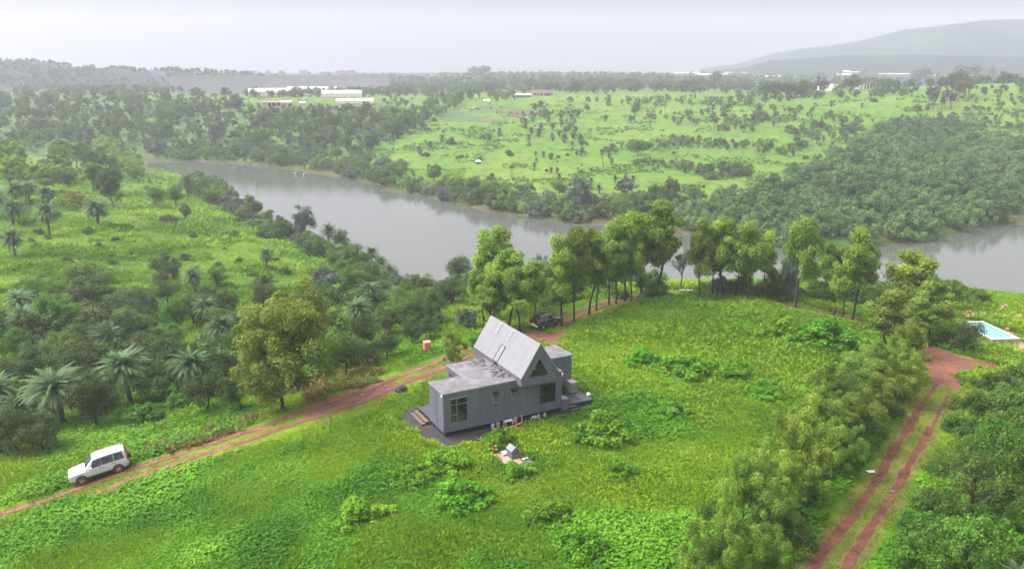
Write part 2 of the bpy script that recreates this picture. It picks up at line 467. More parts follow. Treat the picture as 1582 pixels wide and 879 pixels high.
for u, v, z in CTRL:
    x, y = at_z([(u, v)], z)[0]; _pts.append((x, y, z))
for a, r, z in FAR:
    a = math.radians(a); _pts.append((r * math.sin(a), r * math.cos(a), z))
_pts = np.array(_pts)


def polar(x, y):
    r = np.hypot(x, y); return np.stack([np.arctan2(x, y) * 1.6, np.log(np.maximum(r, 1))], -1)


def tps(d2): return np.where(d2 > 1e-12, 0.5 * d2 * np.log(np.maximum(d2, 1e-12)), 0)


_P = polar(_pts[:, 0], _pts[:, 1]); _n = len(_P)
_K = tps(((_P[:, None] - _P[None]) ** 2).sum(-1)) + np.eye(_n) * 0.0015
_A = np.zeros((_n + 3, _n + 3)); _A[:_n, :_n] = _K; _A[:_n, _n] = 1; _A[:_n, _n + 1:] = _P; _A[_n, :_n] = 1; _A[_n + 1:, :_n] = _P.T
_W = np.linalg.solve(_A, np.concatenate([_pts[:, 2], [0, 0, 0]]))
ZW = -13.0
RIVER = at_z([(-120, 244), (0, 245), (150, 247), (240, 247), (300, 249), (360, 252), (420, 258), (480, 266), (520, 272), (560, 280), (600, 292), (640, 301), (680, 309),
              (720, 318), (760, 326), (800, 333), (840, 339), (880, 343), (920, 345), (960, 343), (1010, 347), (1060, 360), (1110, 375),
              (1195, 380), (1250, 386), (1310, 389), (1372, 381), (1399, 372), (1464, 366), (1480, 358), (1508, 350), (1540, 346), (1582, 344), (1700, 346), (1900, 350),
              (1900, 520), (1700, 505), (1582, 492), (1530, 486), (1480, 474), (1400, 468), (1300, 464), (1200, 463), (1100, 460), (1000, 457), (900, 447), (800, 442),
              (720, 441), (660, 442), (620, 450), (585, 440), (560, 408), (520, 388), (470, 366), (430, 346), (395, 328), (345, 291), (300, 276), (240, 262), (150, 256), (0, 252), (-120, 250)], ZW)


def sdist(x, y, poly):
    """signed distance to a polygon, negative inside"""
    x = np.asarray(x, float); y = np.asarray(y, float)
    best = np.full(x.shape, 1e18); inside = np.zeros(x.shape, bool)
    n = len(poly)
    for i in range(n):
        ax, ay = poly[i]; bx, by = poly[(i + 1) % n]
        dx, dy = bx - ax, by - ay
        t = np.clip(((x - ax) * dx + (y - ay) * dy) / (dx * dx + dy * dy + 1e-12), 0, 1)
        best = np.minimum(best, (x - ax - t * dx) ** 2 + (y - ay - t * dy) ** 2)
        c = (ay > y) != (by > y)
        if c.any() if hasattr(c, 'any') else c:
            xi = ax + (y - ay) * dx / (dy if abs(dy) > 1e-12 else 1e-12)
            inside ^= c & (x < xi)
    d = np.sqrt(best)
    return np.where(inside, -d, d)


def u_az(u): return math.atan((u - 791) / F_PX * 1.0)


def ridge(x, y, r0, sig, prof):
    r = np.hypot(x, y); az = np.arctan2(x, y)
    dv = rays(prof); a = np.arctan2(dv[:, 0], dv[:, 1]); h = CAMZ + r0 * dv[:, 2] / np.hypot(dv[:, 0], dv[:, 1])
    hh = np.interp(az, a, h, left=h[0] - 15, right=h[-1])
    hh = hh * (1 + .10 * (fbm(az * 22, r / 160, int(r0), 4) - .5))
    return (hh + 60) * np.exp(-((r - r0) / sig) ** 2) - 60


def ground_exact(x, y):
    x = np.atleast_1d(np.asarray(x, float)); y = np.atleast_1d(np.asarray(y, float))
    shp = x.shape; x = x.ravel(); y = y.ravel()
    out = np.empty_like(x)
    for s in range(0, len(x), 60000):
        xs, ys = x[s:s + 60000], y[s:s + 60000]
        P = polar(xs, ys)
        z = tps(((P[:, None] - _P[None]) ** 2).sum(-1)) @ _W[:_n] + _W[_n] + P @ _W[_n + 1:]
        az = np.abs(np.arctan2(xs, ys)); r = np.hypot(xs, ys)
        back = smooth(math.radians(48), math.radians(75), az)
        z = z * (1 - back) - 1.0 * back
        z = np.clip(z, -11.5, 40)
        near = smooth(5, 40, r)
        z = z + near * ((fbm(xs / 9, ys / 9, 3, 3) - .5) * 0.7 * smooth(30, 60, r) + (fbm(xs / 70, ys / 70, 8, 2) - .5) * 3.0 * smooth(170, 350, r))
        d = sdist(xs, ys, RIVER)
        d = d + (fbm(xs / 10, ys / 10, 21, 3) - .5) * 5.0
        t = smooth(0, 26, d)
        zl = ZW + 0.25 + np.clip(d, 0, 4) * .25
        z = np.where(d > 0, np.where(z > zl, zl + (z - zl) * t, zl), ZW - np.minimum(-d * .3, 2.5))
        z = np.maximum(z, ridge(xs, ys, 1900, 420, [(1080, 108), (1140, 99), (1200, 82), (1250, 75), (1330, 64), (1400, 48), (1480, 38), (1582, 29), (1800, 18)]))
        z = np.maximum(z, ridge(xs, ys, 1350, 200, [(1090, 112), (1150, 104), (1190, 93), (1240, 91), (1300, 86), (1400, 86), (1582, 89), (1800, 86)]))
        z = np.maximum(z, ridge(xs, ys, 1050, 190, [(-300, 86), (-100, 90), (0, 95), (60, 96), (120, 104), (200, 108), (300, 110), (380, 116), (450, 125)]))
        out[s:s + 60000] = z
    return out.reshape(shp)


_ga = np.radians(np.arange(-46, 46.01, 0.125)); _gr = np.geomspace(9, 3000, 700); _gs = math.log(3000 / 9) / 699
_GA, _GR = np.meshgrid(_ga, _gr)
_GH = ground_exact(_GR * np.sin(_GA), _GR * np.cos(_GA))


def ground_z(x, y):
    """height of the land, read off a fine polar table"""
    x = np.atleast_1d(np.asarray(x, float)); y = np.atleast_1d(np.asarray(y, float))
    fa = (np.arctan2(x, y) - _ga[0]) / math.radians(.125); fr = np.log(np.maximum(np.hypot(x, y), 1) / 9) / _gs
    ok = (fa >= 0) & (fa < len(_ga) - 1.001) & (fr >= 0) & (fr < len(_gr) - 1.001)
    fa = np.clip(fa, 0, len(_ga) - 1.001); fr = np.clip(fr, 0, len(_gr) - 1.001)
    i, j = fr.astype(int), fa.astype(int); u, v = fr - i, fa - j
    z = (_GH[i, j] * (1 - v) + _GH[i, j + 1] * v) * (1 - u) + (_GH[i + 1, j] * (1 - v) + _GH[i + 1, j + 1] * v) * u
    if not ok.all(): z[~ok] = ground_exact(x[~ok], y[~ok])
    return z


def hits(uv):
    uv = np.asarray(uv, float).reshape(-1, 2)
    return np.concatenate([_hits(uv[s:s + 4000]) for s in range(0, len(uv), 4000)]) if len(uv) else np.zeros((0, 3))


def _hits(uv):
    """points where the sight lines through photo pixels meet the land"""
    d = rays(uv); n = len(d)
    d = d / np.hypot(d[:, 0], d[:, 1])[:, None]
    rr = np.geomspace(14, 2900, 300)
    X = d[:, :1] * rr; Y = d[:, 1:2] * rr; Z = CAMZ + d[:, 2:] * rr
    G = ground_z(X, Y)
    below = Z < G; below[:, -1] = True
    k = below.argmax(1); i = np.arange(n); k0 = np.maximum(k - 1, 0)
    a = (Z - G)[i, k0]; b = (Z - G)[i, k]
    t = np.clip(a / np.maximum(a - b, 1e-9), 0, 1)
    r = rr[k0] + (rr[k] - rr[k0]) * t
    x, y = d[:, 0] * r, d[:, 1] * r
    return np.stack([x, y, ground_z(x, y)], 1)


def hit(u, v): return hits([(u, v)])[0]


def px_m(p):
    """metres one photo pixel spans at a point"""
    d = (np.asarray(p, float) - np.array([0, 0, CAMZ])) @ fwd
    return d / F_PX


# house frame
HO = np.array([-5.306, 57.954]); HYAW = 0.488
hx = np.array([math.cos(HYAW), math.sin(HYAW)]); hy = np.array([-math.sin(HYAW), math.cos(HYAW)])


def hl(x, y):
    return HO + hx * x + hy * y


def xy(uvs): return hits(uvs)[:, :2]


GRAVEL = np.array([hl(*p) for p in [(-1.2, 6.9), (-1.6, 3.5), (-1.5, .5), (-.4, -1.4), (2.2, -1.75), (3.8, -1.15), (8, -.75), (13.1, -.6), (14.4, 1.4), (14.2, 3.2), (13.6, 6.2), (2, 6.8)]])
PAD = np.array([hl(*p) for p in [(2.0, -3.7), (2.3, -6.4), (4.6, -6.7), (4.3, -3.3)]])
HOUSE_FP = np.array([hl(*p) for p in [(-.8, -.05), (10.8, -.05), (14.1, .3), (14.1, 5.8), (-.8, 5.8)]])
RED_CAR = xy([(800, 524), (826, 512), (870, 514), (872, 522), (862, 532), (830, 530)])
RED_RIGHT = xy([(1404, 530), (1450, 535), (1500, 548), (1536, 562), (1522, 573), (1490, 583), (1478, 600), (1440, 602), (1424, 582), (1412, 560)])
MUD_ROAD = xy([(470, 640), (520, 610), (580, 594), (616, 586), (604, 604), (545, 632)])
BRICKY = xy([(1495, 538), (1530, 530), (1582, 532), (1582, 545), (1530, 545), (1505, 550)])
RUT_A = xy([(-60, 815), (0, 795), (54, 779), (114, 757), (155, 742), (196, 727), (272, 704), (340, 681), (420, 655), (470, 634), (520, 618), (560, 604), (600, 588), (640, 573), (680, 557), (716, 542), (740, 534), (790, 522), (820, 514)])
RUT_B = xy([(150, 760), (190, 745), (226, 731), (272, 716), (326, 698), (381, 681), (420, 667), (480, 647), (540, 629), (580, 612), (620, 594), (650, 582), (690, 566), (722, 552), (760, 538), (800, 526)])
RUT_C = xy([(850, 503), (863, 496), (898, 481), (922, 472), (957, 462), (987, 456), (1014, 455), (1040, 453)])
RUT_D = xy([(868, 506), (905, 486), (930, 475), (965, 464), (992, 459), (1016, 457)])
RUT_E = xy([(1200, 465), (1230, 474), (1269, 482), (1304, 489), (1340, 497)])
RUT_L = xy([(1215, 940), (1254, 879), (1287, 833), (1314, 802), (1333, 771), (1353, 744), (1372, 710), (1387, 687), (1407, 656), (1424, 625)])
RUT_R = xy([(1270, 940), (1305, 879), (1326, 845), (1345, 814), (1368, 783), (1380, 760), (1399, 725), (1422, 690), (1440, 658)])
RUT_S = xy([(1424, 625), (1438, 605), (1450, 590)])
RUT_T = xy([(1440, 658), (1456, 628), (1468, 600)])
PATH = xy([(1046, 449), (1080, 450), (1135, 454), (1175, 458), (1215, 464)])
POOL_UV = [(1478, 497), (1490, 494.5), (1564, 518), (1538, 526)]
PLOTS = [([(690, 170), (740, 163), (800, 165), (770, 174), (720, 178)], (.075, .115, .045)), ([(650, 178), (690, 171), (722, 178), (690, 187)], (.06, .11, .05)),
         ([(700, 168), (724, 165), (742, 166), (720, 171)], (.16, .24, .03)), ([(770, 175), (805, 167), (830, 175), (800, 183)], (.12, .085, .06)),
         ([(735, 190), (760, 183), (792, 186), (765, 191)], (.11, .085, .065)), ([(690, 188), (724, 179), (760, 181), (735, 189)], (.065, .12, .05))]


def line_dist(x, y, pts):
    best = np.full(np.shape(x), 1e18)
    for (ax, ay), (bx, by) in zip(pts[:-1], pts[1:]):
        dx, dy = bx - ax, by - ay
        t = np.clip(((x - ax) * dx + (y - ay) * dy) / (dx * dx + dy * dy + 1e-12), 0, 1)
        best = np.minimum(best, (x - ax - t * dx) ** 2 + (y - ay - t * dy) ** 2)
    return np.sqrt(best)


RUTS = [(RUT_A, .34), (RUT_B, .28), (RUT_C, .45), (RUT_D, .45), (RUT_L, .27), (RUT_R, .27), (RUT_S, .12), (RUT_T, .12), (RUT_E, .25)]


def bare(x, y):
    """how far a point is inside bare ground (>0 = bare)"""
    d = np.full(np.shape(x), -1e9)
    for p in (GRAVEL, PAD, HOUSE_FP): d = np.maximum(d, -sdist(x, y, p))
    wob = (fbm(np.asarray(x) / 1.5, np.asarray(y) / 1.5, 19, 4) - .5) * 4.0 + .1
    for p in (RED_CAR, RED_RIGHT, MUD_ROAD): d = np.maximum(d, -sdist(x, y, p) + wob)
    for p, w in RUTS: d = np.maximum(d, w - line_dist(x, y, p))
    d = np.maximum(d, 1.1 - line_dist(x, y, PATH))
    return d


# ---- terrain mesh: rings around the viewpoint, finer where the view looks
azs = np.concatenate([np.radians(np.arange(-180, -46, 6.0)), np.radians(np.arange(-46, 46.01, 0.125)), np.radians(np.arange(52, 181, 6.0))])
rs = np.concatenate([[0.01, 4], np.geomspace(9, 3000, 700)])
AZ, RR = np.meshgrid(azs, rs)
TX, TY = RR * np.sin(AZ), RR * np.cos(AZ)
TZ = ground_z(TX, TY)
wts = smooth(25, 45, RR) * (1 - smooth(150, 230, RR))
inb = bare(TX, TY)
TZ = TZ + wts * np.where(inb > -.3, 0, 1) * (fbm(TX / 1.3, TY / 1.3, 5, 3) - .5) * 0.28
na, nr = len(azs), len(rs)
ii = (np.arange(nr - 1)[:, None] * na + np.arange(na - 1)[None]).ravel()
TF = np.stack([ii, ii + 1, ii + 1 + na, ii + na], 1)[:, ::-1]
x, y = TX.ravel(), TY.ravel(); r = np.hypot(x, y)
rivd = sdist(x, y, RIVER)
across = (y > 150) & (rivd > 0) & ((y > 1.25 * np.abs(x + 40)) | (x > 60)) & (r > 200)
leftland = (~across) & (x < -20) & (r > 85)
n1 = fbm(x / 14, y / 14, 31, 4)[:, None]; n2 = fbm(x / 3.2, y / 3.2, 37, 3)[:, None]; n3 = fbm(x / 60, y / 60, 41, 3)[:, None]
cA = np.array([0.17, 0.30, 0.012]); cB = np.array([0.09, 0.215, 0.012]); cC = np.array([0.21, 0.27, 0.03])
col = cB + (cA - cB) * smooth(.38, .6, n1) + (cC - cA) * smooth(.58, .75, n2) * .5
nearw = (r < 260)[:, None] & ~across[:, None]
col = np.where(nearw, col * .66, col)
farc = np.array([0.105, 0.225, 0.026]) + (np.array([0.152, 0.25, 0.038]) - np.array([0.105, 0.225, 0.026])) * smooth(.35, .7, n1 * .5 + n3 * .5)
farc = farc * np.array([.80, .76, .62]) * (1 - .4 * smooth(.6, .72, n2))
col = np.where(across[:, None], farc, col)
ll = np.array([0.11, 0.22, 0.018]) + (np.array([0.16, 0.265, 0.03]) - np.array([0.11, 0.22, 0.018])) * smooth(.4, .65, n1)
col = np.where(leftland[:, None], ll * .76, col)


def region(uvs): return np.array([p[:2] for p in hits(uvs)])


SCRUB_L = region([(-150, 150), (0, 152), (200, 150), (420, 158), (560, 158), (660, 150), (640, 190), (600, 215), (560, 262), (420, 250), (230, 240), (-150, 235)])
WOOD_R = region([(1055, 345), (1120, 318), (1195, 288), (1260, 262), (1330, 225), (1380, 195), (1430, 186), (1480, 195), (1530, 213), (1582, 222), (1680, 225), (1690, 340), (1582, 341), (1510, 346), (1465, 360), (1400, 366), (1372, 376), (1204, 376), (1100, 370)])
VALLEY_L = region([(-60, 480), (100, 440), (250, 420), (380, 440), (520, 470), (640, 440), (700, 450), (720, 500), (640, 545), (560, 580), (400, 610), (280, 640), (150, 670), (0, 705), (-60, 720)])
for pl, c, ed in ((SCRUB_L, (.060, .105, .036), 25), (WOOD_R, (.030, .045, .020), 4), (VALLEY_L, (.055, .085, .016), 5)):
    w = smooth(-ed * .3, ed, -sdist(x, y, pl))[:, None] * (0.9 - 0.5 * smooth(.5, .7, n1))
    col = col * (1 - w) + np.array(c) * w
for pl, c in PLOTS:
    w = (sdist(x, y, region(pl)) < 0)[:, None] * .95
    col = col * (1 - w) + np.array(c) * w
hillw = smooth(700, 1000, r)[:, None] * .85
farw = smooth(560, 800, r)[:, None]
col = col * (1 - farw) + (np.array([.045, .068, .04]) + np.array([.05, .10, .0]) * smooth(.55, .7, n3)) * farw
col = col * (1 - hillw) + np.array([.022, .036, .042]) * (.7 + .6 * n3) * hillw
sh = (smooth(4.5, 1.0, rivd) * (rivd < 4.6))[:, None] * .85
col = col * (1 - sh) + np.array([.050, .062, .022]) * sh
# bare earth
soilm = smooth(-.25, .35, -np.minimum.reduce([sdist(x, y, p) for p in (RED_CAR, RED_RIGHT, MUD_ROAD)]) + (fbm(x / 1.5, y / 1.5, 19, 4) - .5) * 4.5)
soilm = np.maximum(soilm, .75 * smooth(.60, .72, fbm(x / 2.0, y / 2.0, 77, 3)) * (r < 110) * (fbm(x / 12, y / 12, 71, 2) > .52))
soilm = np.maximum(soilm, smooth(.6, 0, rivd) * (rivd < .7) * .3)
soilm = np.maximum(soilm, smooth(-.3, .6, -sdist(x, y, BRICKY) + (n2[:, 0] - .5) * 3))
for p, w_ in RUTS: soilm = np.maximum(soilm, .6 * smooth(1.1, .4, line_dist(x, y, p) + (n2[:, 0] - .5) * 1.0))
soilc = np.array([.17, .070, .050]) * (.75 + .5 * n2)
col = col * (1 - soilm[:, None]) + soilc * soilm[:, None]
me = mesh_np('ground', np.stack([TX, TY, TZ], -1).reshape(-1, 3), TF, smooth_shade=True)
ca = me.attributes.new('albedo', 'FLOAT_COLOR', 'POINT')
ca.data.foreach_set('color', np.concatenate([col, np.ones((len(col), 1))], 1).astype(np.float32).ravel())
m, nt, out = new_mat('meadow_ground')
b = nt.nodes.new('ShaderNodeBsdfPrincipled'); b.inputs['Roughness'].default_value = .9; b.inputs['Specular IOR Level'].default_value = .15
at = nt.nodes.new('ShaderNodeAttribute'); at.attribute_name = 'albedo'
tcg = nt.nodes.new('ShaderNodeTexCoord')
ng = noise_node(nt, 1.6, 6, .7); nh = noise_node(nt, .22, 5, .65)
r1 = ramp(nt, ng.outputs['Fac'], [(.32, (.55, .58, .6)), (.5, (1, 1, 1)), (.7, (1.3, 1.25, 1.2))])
r2 = ramp(nt, nh.outputs['Fac'], [(.3, (.72, .78, .8)), (.7, (1.2, 1.15, 1.1))])
ma = nt.nodes.new('ShaderNodeMix'); ma.data_type = 'RGBA'; ma.blend_type = 'MULTIPLY'; ma.inputs[0].default_value = 1
mb = nt.nodes.new('ShaderNodeMix'); mb.data_type = 'RGBA'; mb.blend_type = 'MULTIPLY'; mb.inputs[0].default_value = 1
nt.links.new(at.outputs['Color'], ma.inputs[6]); nt.links.new(r1.outputs['Color'], ma.inputs[7])
nt.links.new(ma.outputs[2], mb.inputs[6]); nt.links.new(r2.outputs['Color'], mb.inputs[7])
nt.links.new(mb.outputs[2], b.inputs['Base Color'])
bu = nt.nodes.new('ShaderNodeBump'); bu.inputs['Strength'].default_value = .6; bu.inputs['Distance'].default_value = .3
nt.links.new(ng.outputs['Fac'], bu.inputs['Height']); nt.links.new(bu.outputs['Normal'], b.inputs['Normal'])
nt.links.new(b.outputs['BSDF'], out.inputs['Surface'])
me.materials.append(m)
link('ground', me, kind='structure')

MB().add([(-700, 90, ZW), (700, 90, ZW), (700, 640, ZW), (-700, 640, ZW)], [(0, 1, 2, 3)]).obj('water', M_WATER, kind='structure')


def strip(name, pts, width, mat, kind='structure', lift=.035, jag=.75, step=.3, seed=0):
    pts = np.asarray(pts); seg = np.hypot(*np.diff(pts, axis=0).T); s = np.concatenate([[0], np.cumsum(seg)])
    t = np.arange(0, s[-1], step)
    from_x = np.interp(t, s, pts[:, 0]); from_y = np.interp(t, s, pts[:, 1])
    k = max(3, int(2.5 / step)) | 1; ker = np.ones(k) / k
    px_ = np.convolve(np.pad(from_x, k // 2, mode='edge'), ker, 'valid'); py_ = np.convolve(np.pad(from_y, k // 2, mode='edge'), ker, 'valid')
    dx, dy = np.gradient(px_), np.gradient(py_); L = np.hypot(dx, dy) + 1e-9; nx, ny = -dy / L, dx / L
    wl = width * (1 + jag * 2 * (fbm(t / 1.1, t * 0 + seed, seed, 3) - .5)); wr = width * (1 + jag * 2 * (fbm(t / 1.1, t * 0 + seed + 9, seed + 3, 3) - .5))
    n = len(t); across_ = np.linspace(-1, 1, 5)
    V = []
    for a in across_:
        w = np.where(a < 0, wl, wr) * a
        X, Y = px_ + nx * w, py_ + ny * w
        V.append(np.stack([X, Y, ground_z(X, Y) + lift - .02 * (1 - a * a)], 1))
    V = np.stack(V, 1).reshape(-1, 3); m_ = len(across_)
    i = (np.arange(n - 1)[:, None] * m_ + np.arange(m_ - 1)[None]).ravel()
    me = mesh_np(name, V, np.stack([i, i + 1, i + 1 + m_, i + m_], 1), [mat], smooth_shade=True)
    return link(name, me, kind=kind)


for k, (p, w_) in enumerate(RUTS):
    strip('dirt_track', p, w_, M_SOILW if k in (0, 1) else M_SOIL, seed=k * 5 + 1)
strip('path', PATH, .55, M_WHITEDIRTY, jag=.15, lift=.14)


def sheet(name, poly, mat, lift=.03, sub=.35, kind='structure', rag=.25):
    """flat patch that follows the ground with an uneven outline"""
    x0, y0 = poly.min(0) - 1; x1, y1 = poly.max(0) + 1
    gx, gy = np.meshgrid(np.arange(x0, x1, sub), np.arange(y0, y1, sub))
    d = sdist(gx, gy, poly) + (fbm(gx / .8, gy / .8, 4, 3) - .5) * 2 * rag
    V = np.stack([gx, gy, ground_z(gx, gy) + lift - .12 * smooth(-.1, .3, d)], -1).reshape(-1, 3)
    ny_, nx_ = gx.shape; i = (np.arange(ny_ - 1)[:, None] * nx_ + np.arange(nx_ - 1)[None]).ravel()
    F = np.stack([i, i + 1, i + 1 + nx_, i + nx_], 1)
    keep = (d.ravel()[F] < .25).all(1)
    return link(name, mesh_np(name, V, F[keep], [mat], smooth_shade=True), kind=kind)


sheet('gravel_ground', GRAVEL, M_GRAVEL, lift=.05)

# ------------------------------------------------------------------ the cabin
house = link('cabin', None, label='slate grey cabin of two long flat-roofed boxes under a steep pale gabled attic', cat='cabin')
house.location = (HO[0], HO[1], 0); house.rotation_euler = (0, 0, HYAW)
ZB, ZT = 0.45, 3.72


def holes_wall(mb, x0, x1, z0, z1, y0, y1, holes):
    xs = sorted({x0, x1, *[h[0] for h in holes], *[h[1] for h in holes]})
    for a, b_ in zip(xs[:-1], xs[1:]):
        hs = sorted([h for h in holes if h[0] <= a + 1e-6 and h[1] >= b_ - 1e-6], key=lambda h: h[2])
        z = z0
        for h in hs:
            mb.box(a, b_, y0, y1, z, h[2]); z = h[3]
        mb.box(a, b_, y0, y1, z, z1)


WBIG, WS1, WS2, WPIC = (.55, 2.08, ZB + .65, ZB + 2.72), (4.33, 4.73, ZB + 1.68, ZB + 2.62), (5.94, 6.31, ZB + 1.68, ZB + 2.62), (8.6, 10.1, ZB + .72, ZB + 2.40)
w = MB(); holes_wall(w, 0, 10.68, ZB, ZT - .05, 0, .12, [WBIG, WS1, WS2, WPIC]); w.obj('front_wall', M_WALL, house)
w = MB().box(0, .12, .12, 2.82, ZB, ZT - .05).box(10.56, 10.68, .12, 2.82, ZB, ZT - .05).box(.12, 10.56, 2.70, 2.82, ZB, ZT - .05)
w.box(.12, 10.56, .12, 2.70, ZB, ZB + .1); w.obj('side_wall', M_WALL, house)
w = MB(); holes_wall(w, 2.83, 13.5, ZB, ZT - .05, 5.68, 5.8, [])
w.box(13.38, 13.5, 2.95, 5.68, ZB, ZT - .05).box(10.68, 13.38, 2.95, 3.07, ZB, ZT - .05).box(2.95, 13.38, 2.83, 5.68, ZB, ZB + .09)
w.box(2.83, 2.95, 5.25, 5.68, ZB, ZT - .05).box(2.83, 2.95, 2.83, 4.42, ZB, ZT - .05).box(2.83, 2.95, 4.42, 5.25, ZB + 2.74, ZT - .05)
w.obj('rear_wall', M_WALL, house)
dr = MB().box(2.86, 2.90, 4.42, 5.25, ZB + .1, ZB + 2.74).obj('door', M_FRAME, house)
MB().box(2.82, 2.86, 4.50, 4.53, ZB + 1.0, ZB + 1.25).obj('handle', M_TRIM, dr)
# seam on the left end and pale end panel
MB().box(-.012, .0, 1.16, 1.22, ZB + .02, ZT - .08).box(-.008, 0, 1.5, 1.52, ZB + .02, ZT - .08).obj('wall_seam', M_FRAME, house)
for xx in (3.1, 5.3, 7.4): MB().box(xx, xx + .014, -.006, 0, ZB + .03, ZT - .1).obj('cladding_joint', M_WALLD, house)
roof = MB().prism_z([(-.05, -.05), (10.73, -.05), (10.73, 2.91), (13.55, 2.91), (13.55, 5.85), (2.78, 5.85), (2.78, 2.87), (-.05, 2.87)], ZT - .05, ZT)
roof = roof.obj('flat_roof', M_FELT, house)
e = MB()
for a, b_, c_, d_ in [(-.065, 10.745, -.065, -.02), (-.065, -.02, -.02, 2.885), (2.765, 2.81, 2.9, 5.86), (-.02, 2.765, 2.84, 2.885), (10.7, 13.56, 2.895, 2.94), (13.52, 13.565, 2.94, 5.86)]:
    e.box(a, b_, c_, d_, ZT - .09, ZT + .035)
e.obj('roof_edge', M_TRIM, roof)
rs_ = random.Random(3); tf = MB()
for k in range(62):
    cx, cy_ = rs_.uniform(4.5, 6.3), rs_.uniform(.5, 5.6)
    if cx < 4.9 + .5 * math.sin(cy_ * 2): continue
    a = rs_.choice([0, 0, 1.57]) + rs_.gauss(0, .12); l, w_ = rs_.uniform(.2, .5), rs_.uniform(.08, .24); z = ZT + .012 + k * .0009
    ca_, sa_ = math.cos(a), math.sin(a); t = rs_.uniform(.0, .10)
    q = [(cx + ca_ * i - sa_ * j, cy_ + sa_ * i + ca_ * j, z + (t if j > 0 else 0)) for i, j in ((-l / 2, -w_ / 2), (l / 2, -w_ / 2), (l / 2, w_ / 2), (-l / 2, w_ / 2))]
    q2 = [(p[0], p[1], p[2] + .012) for p in q]
    tf.add(q + q2, [(3, 2, 1, 0), (4, 5, 6, 7), (0, 1, 5, 4), (1, 2, 6, 5), (2, 3, 7, 6), (3, 0, 4, 7)], rs_.choice([0, 1, 1]))
tf.obj('torn_roof_felt', [M_DECK, M_TORN, M_BLACK], roof, kind='stuff')
# gabled attic
GX0, GX1, GXA, GZ0, GZE, GZA, GY0, GY1 = 6.38, 9.80, 8.09, ZB + 2.93, ZB + 3.66, ZB + 6.27, -.9, 7.85
g = MB()
P5 = [(GX0, GZ0), (GX1, GZ0), (GX1, GZE), (GXA, GZA), (GX0, GZE)]
T3 = [(7.05, ZB + 3.56), (8.93, ZB + 3.56), (8.02, ZB + 5.08)]
vo = [(x_, GY0, z_) for x_, z_ in P5]; vi = [(x_, GY0, z_) for x_, z_ in T3]; vr = [(x_, GY0 + .3, z_) for x_, z_ in T3]; vb = [(x_, GY1, z_) for x_, z_ in P5]
g.add(vo + vi + vr + vb, [(0, 1, 6, 5), (1, 2, 6), (2, 3, 7, 6), (3, 4, 5, 7), (4, 0, 5),
                          (5, 6, 9, 8), (6, 7, 10, 9), (7, 5, 8, 10),
                          (0, 4, 15, 11), (1, 0, 11, 12), (2, 1, 12, 13), (11, 15, 14, 13, 12)])
gable = g.obj('attic', M_WALL, house)
MB().box(GX0 + .06, GX1 - .06, GY0 + .35, GY1 - .1, ZB + 3.36, ZB + 3.42).obj('attic_floor', M_WOODPOST, gable)
nl = Vector((-(GZA - GZE), 0, GXA - GX0)).normalized(); dl = Vector((GX0 - GXA, 0, GZE - GZA)).normalized()
nr_ = Vector((GZA - GZE, 0, GX1 - GXA)).normalized(); drr = Vector((GX1 - GXA, 0, GZE - GZA)).normalized()
SL = math.hypot(GXA - GX0, GZA - GZE)
AP = Vector((GXA, 0, GZA))


def slab(mb, d, n, s0, s1, y0, y1, h0, h1, m_=0):
    P = []
    for h in (h0, h1):
        for s_, y_ in ((s0, y0), (s1, y0), (s1, y1), (s0, y1)):
            q = AP + d * s_ + n * h; P.append((q.x, y_, q.z))
    mb.add(P, [(0, 1, 2, 3), (7, 6, 5, 4), (0, 4, 5, 1), (1, 5, 6, 2), (2, 6, 7, 3), (3, 7, 4, 0)], m_)


SKY = [(.14, 1.12, 5.45, 6.25), (.14, 1.12, 3.3, 4.1), (1.6, SL + .02, 3.25, 4.03)]
pr = MB(); slab(pr, dl, nl, -.02, SL + .03, GY0 - .03, GY1 + .03, .004, .05); slab(pr, drr, nr_, .0, SL + .03, GY0 - .03, GY1 + .03, .004, .05)
gr = pr.obj('gable_roof', M_METALROOF, house)
rc = MB()
slab(rc, dl, nl, -.05, SL + .05, GY0 - .06, GY0 - .031, -.03, .07); slab(rc, drr, nr_, -.02, SL + .05, GY0 - .06, GY0 - .031, -.03, .07)
rc.obj('verge_trim', M_TRIM, gr)
rj = MB()
for yy in np.arange(.3, 7.6, 1.22): slab(rj, dl, nl, .02, SL, yy, yy + .018, .052, .058)
rj.obj('sheet_joint', M_METALROOF, gr)
for s0, s1, y0, y1 in SKY:
    f = MB()
    slab(f, dl, nl, s0, s0 + .06, y0, y1, .051, .10); slab(f, dl, nl, s1 - .06, s1, y0, y1, .051, .10)
    slab(f, dl, nl, s0 + .06, s1 - .06, y0, y0 + .06, .051, .10); slab(f, dl, nl, s0 + .06, s1 - .06, y1 - .06, y1, .051, .10)
    sk = f.obj('skylight', M_FRAMEP if s0 < 1 else M_FRAME, house)
    p = MB(); slab(p, dl, nl, s0 + .06, s1 - .06, y0 + .06, y1 - .06, .052, .07); p.obj('pane', M_SKYL, sk)
MB().box(GX0 - .03, GX0, 3.3, 3.98, ZB + 3.30, GZE - .03).obj('eave_window', M_CARGLASS, house)
gw = MB()
for (xa, za), (xb, zb_) in zip(T3, T3[1:] + T3[:1]): gw.tube([(xa, GY0 + .16, za), (xb, GY0 + .16, zb_)], .045, 4)
gw = gw.obj('gable_window', M_FRAME, house)
MB().add([(x_, GY0 + .2, z_) for x_, z_ in T3], [(0, 1, 2)]).obj('pane', M_GLASS, gw)


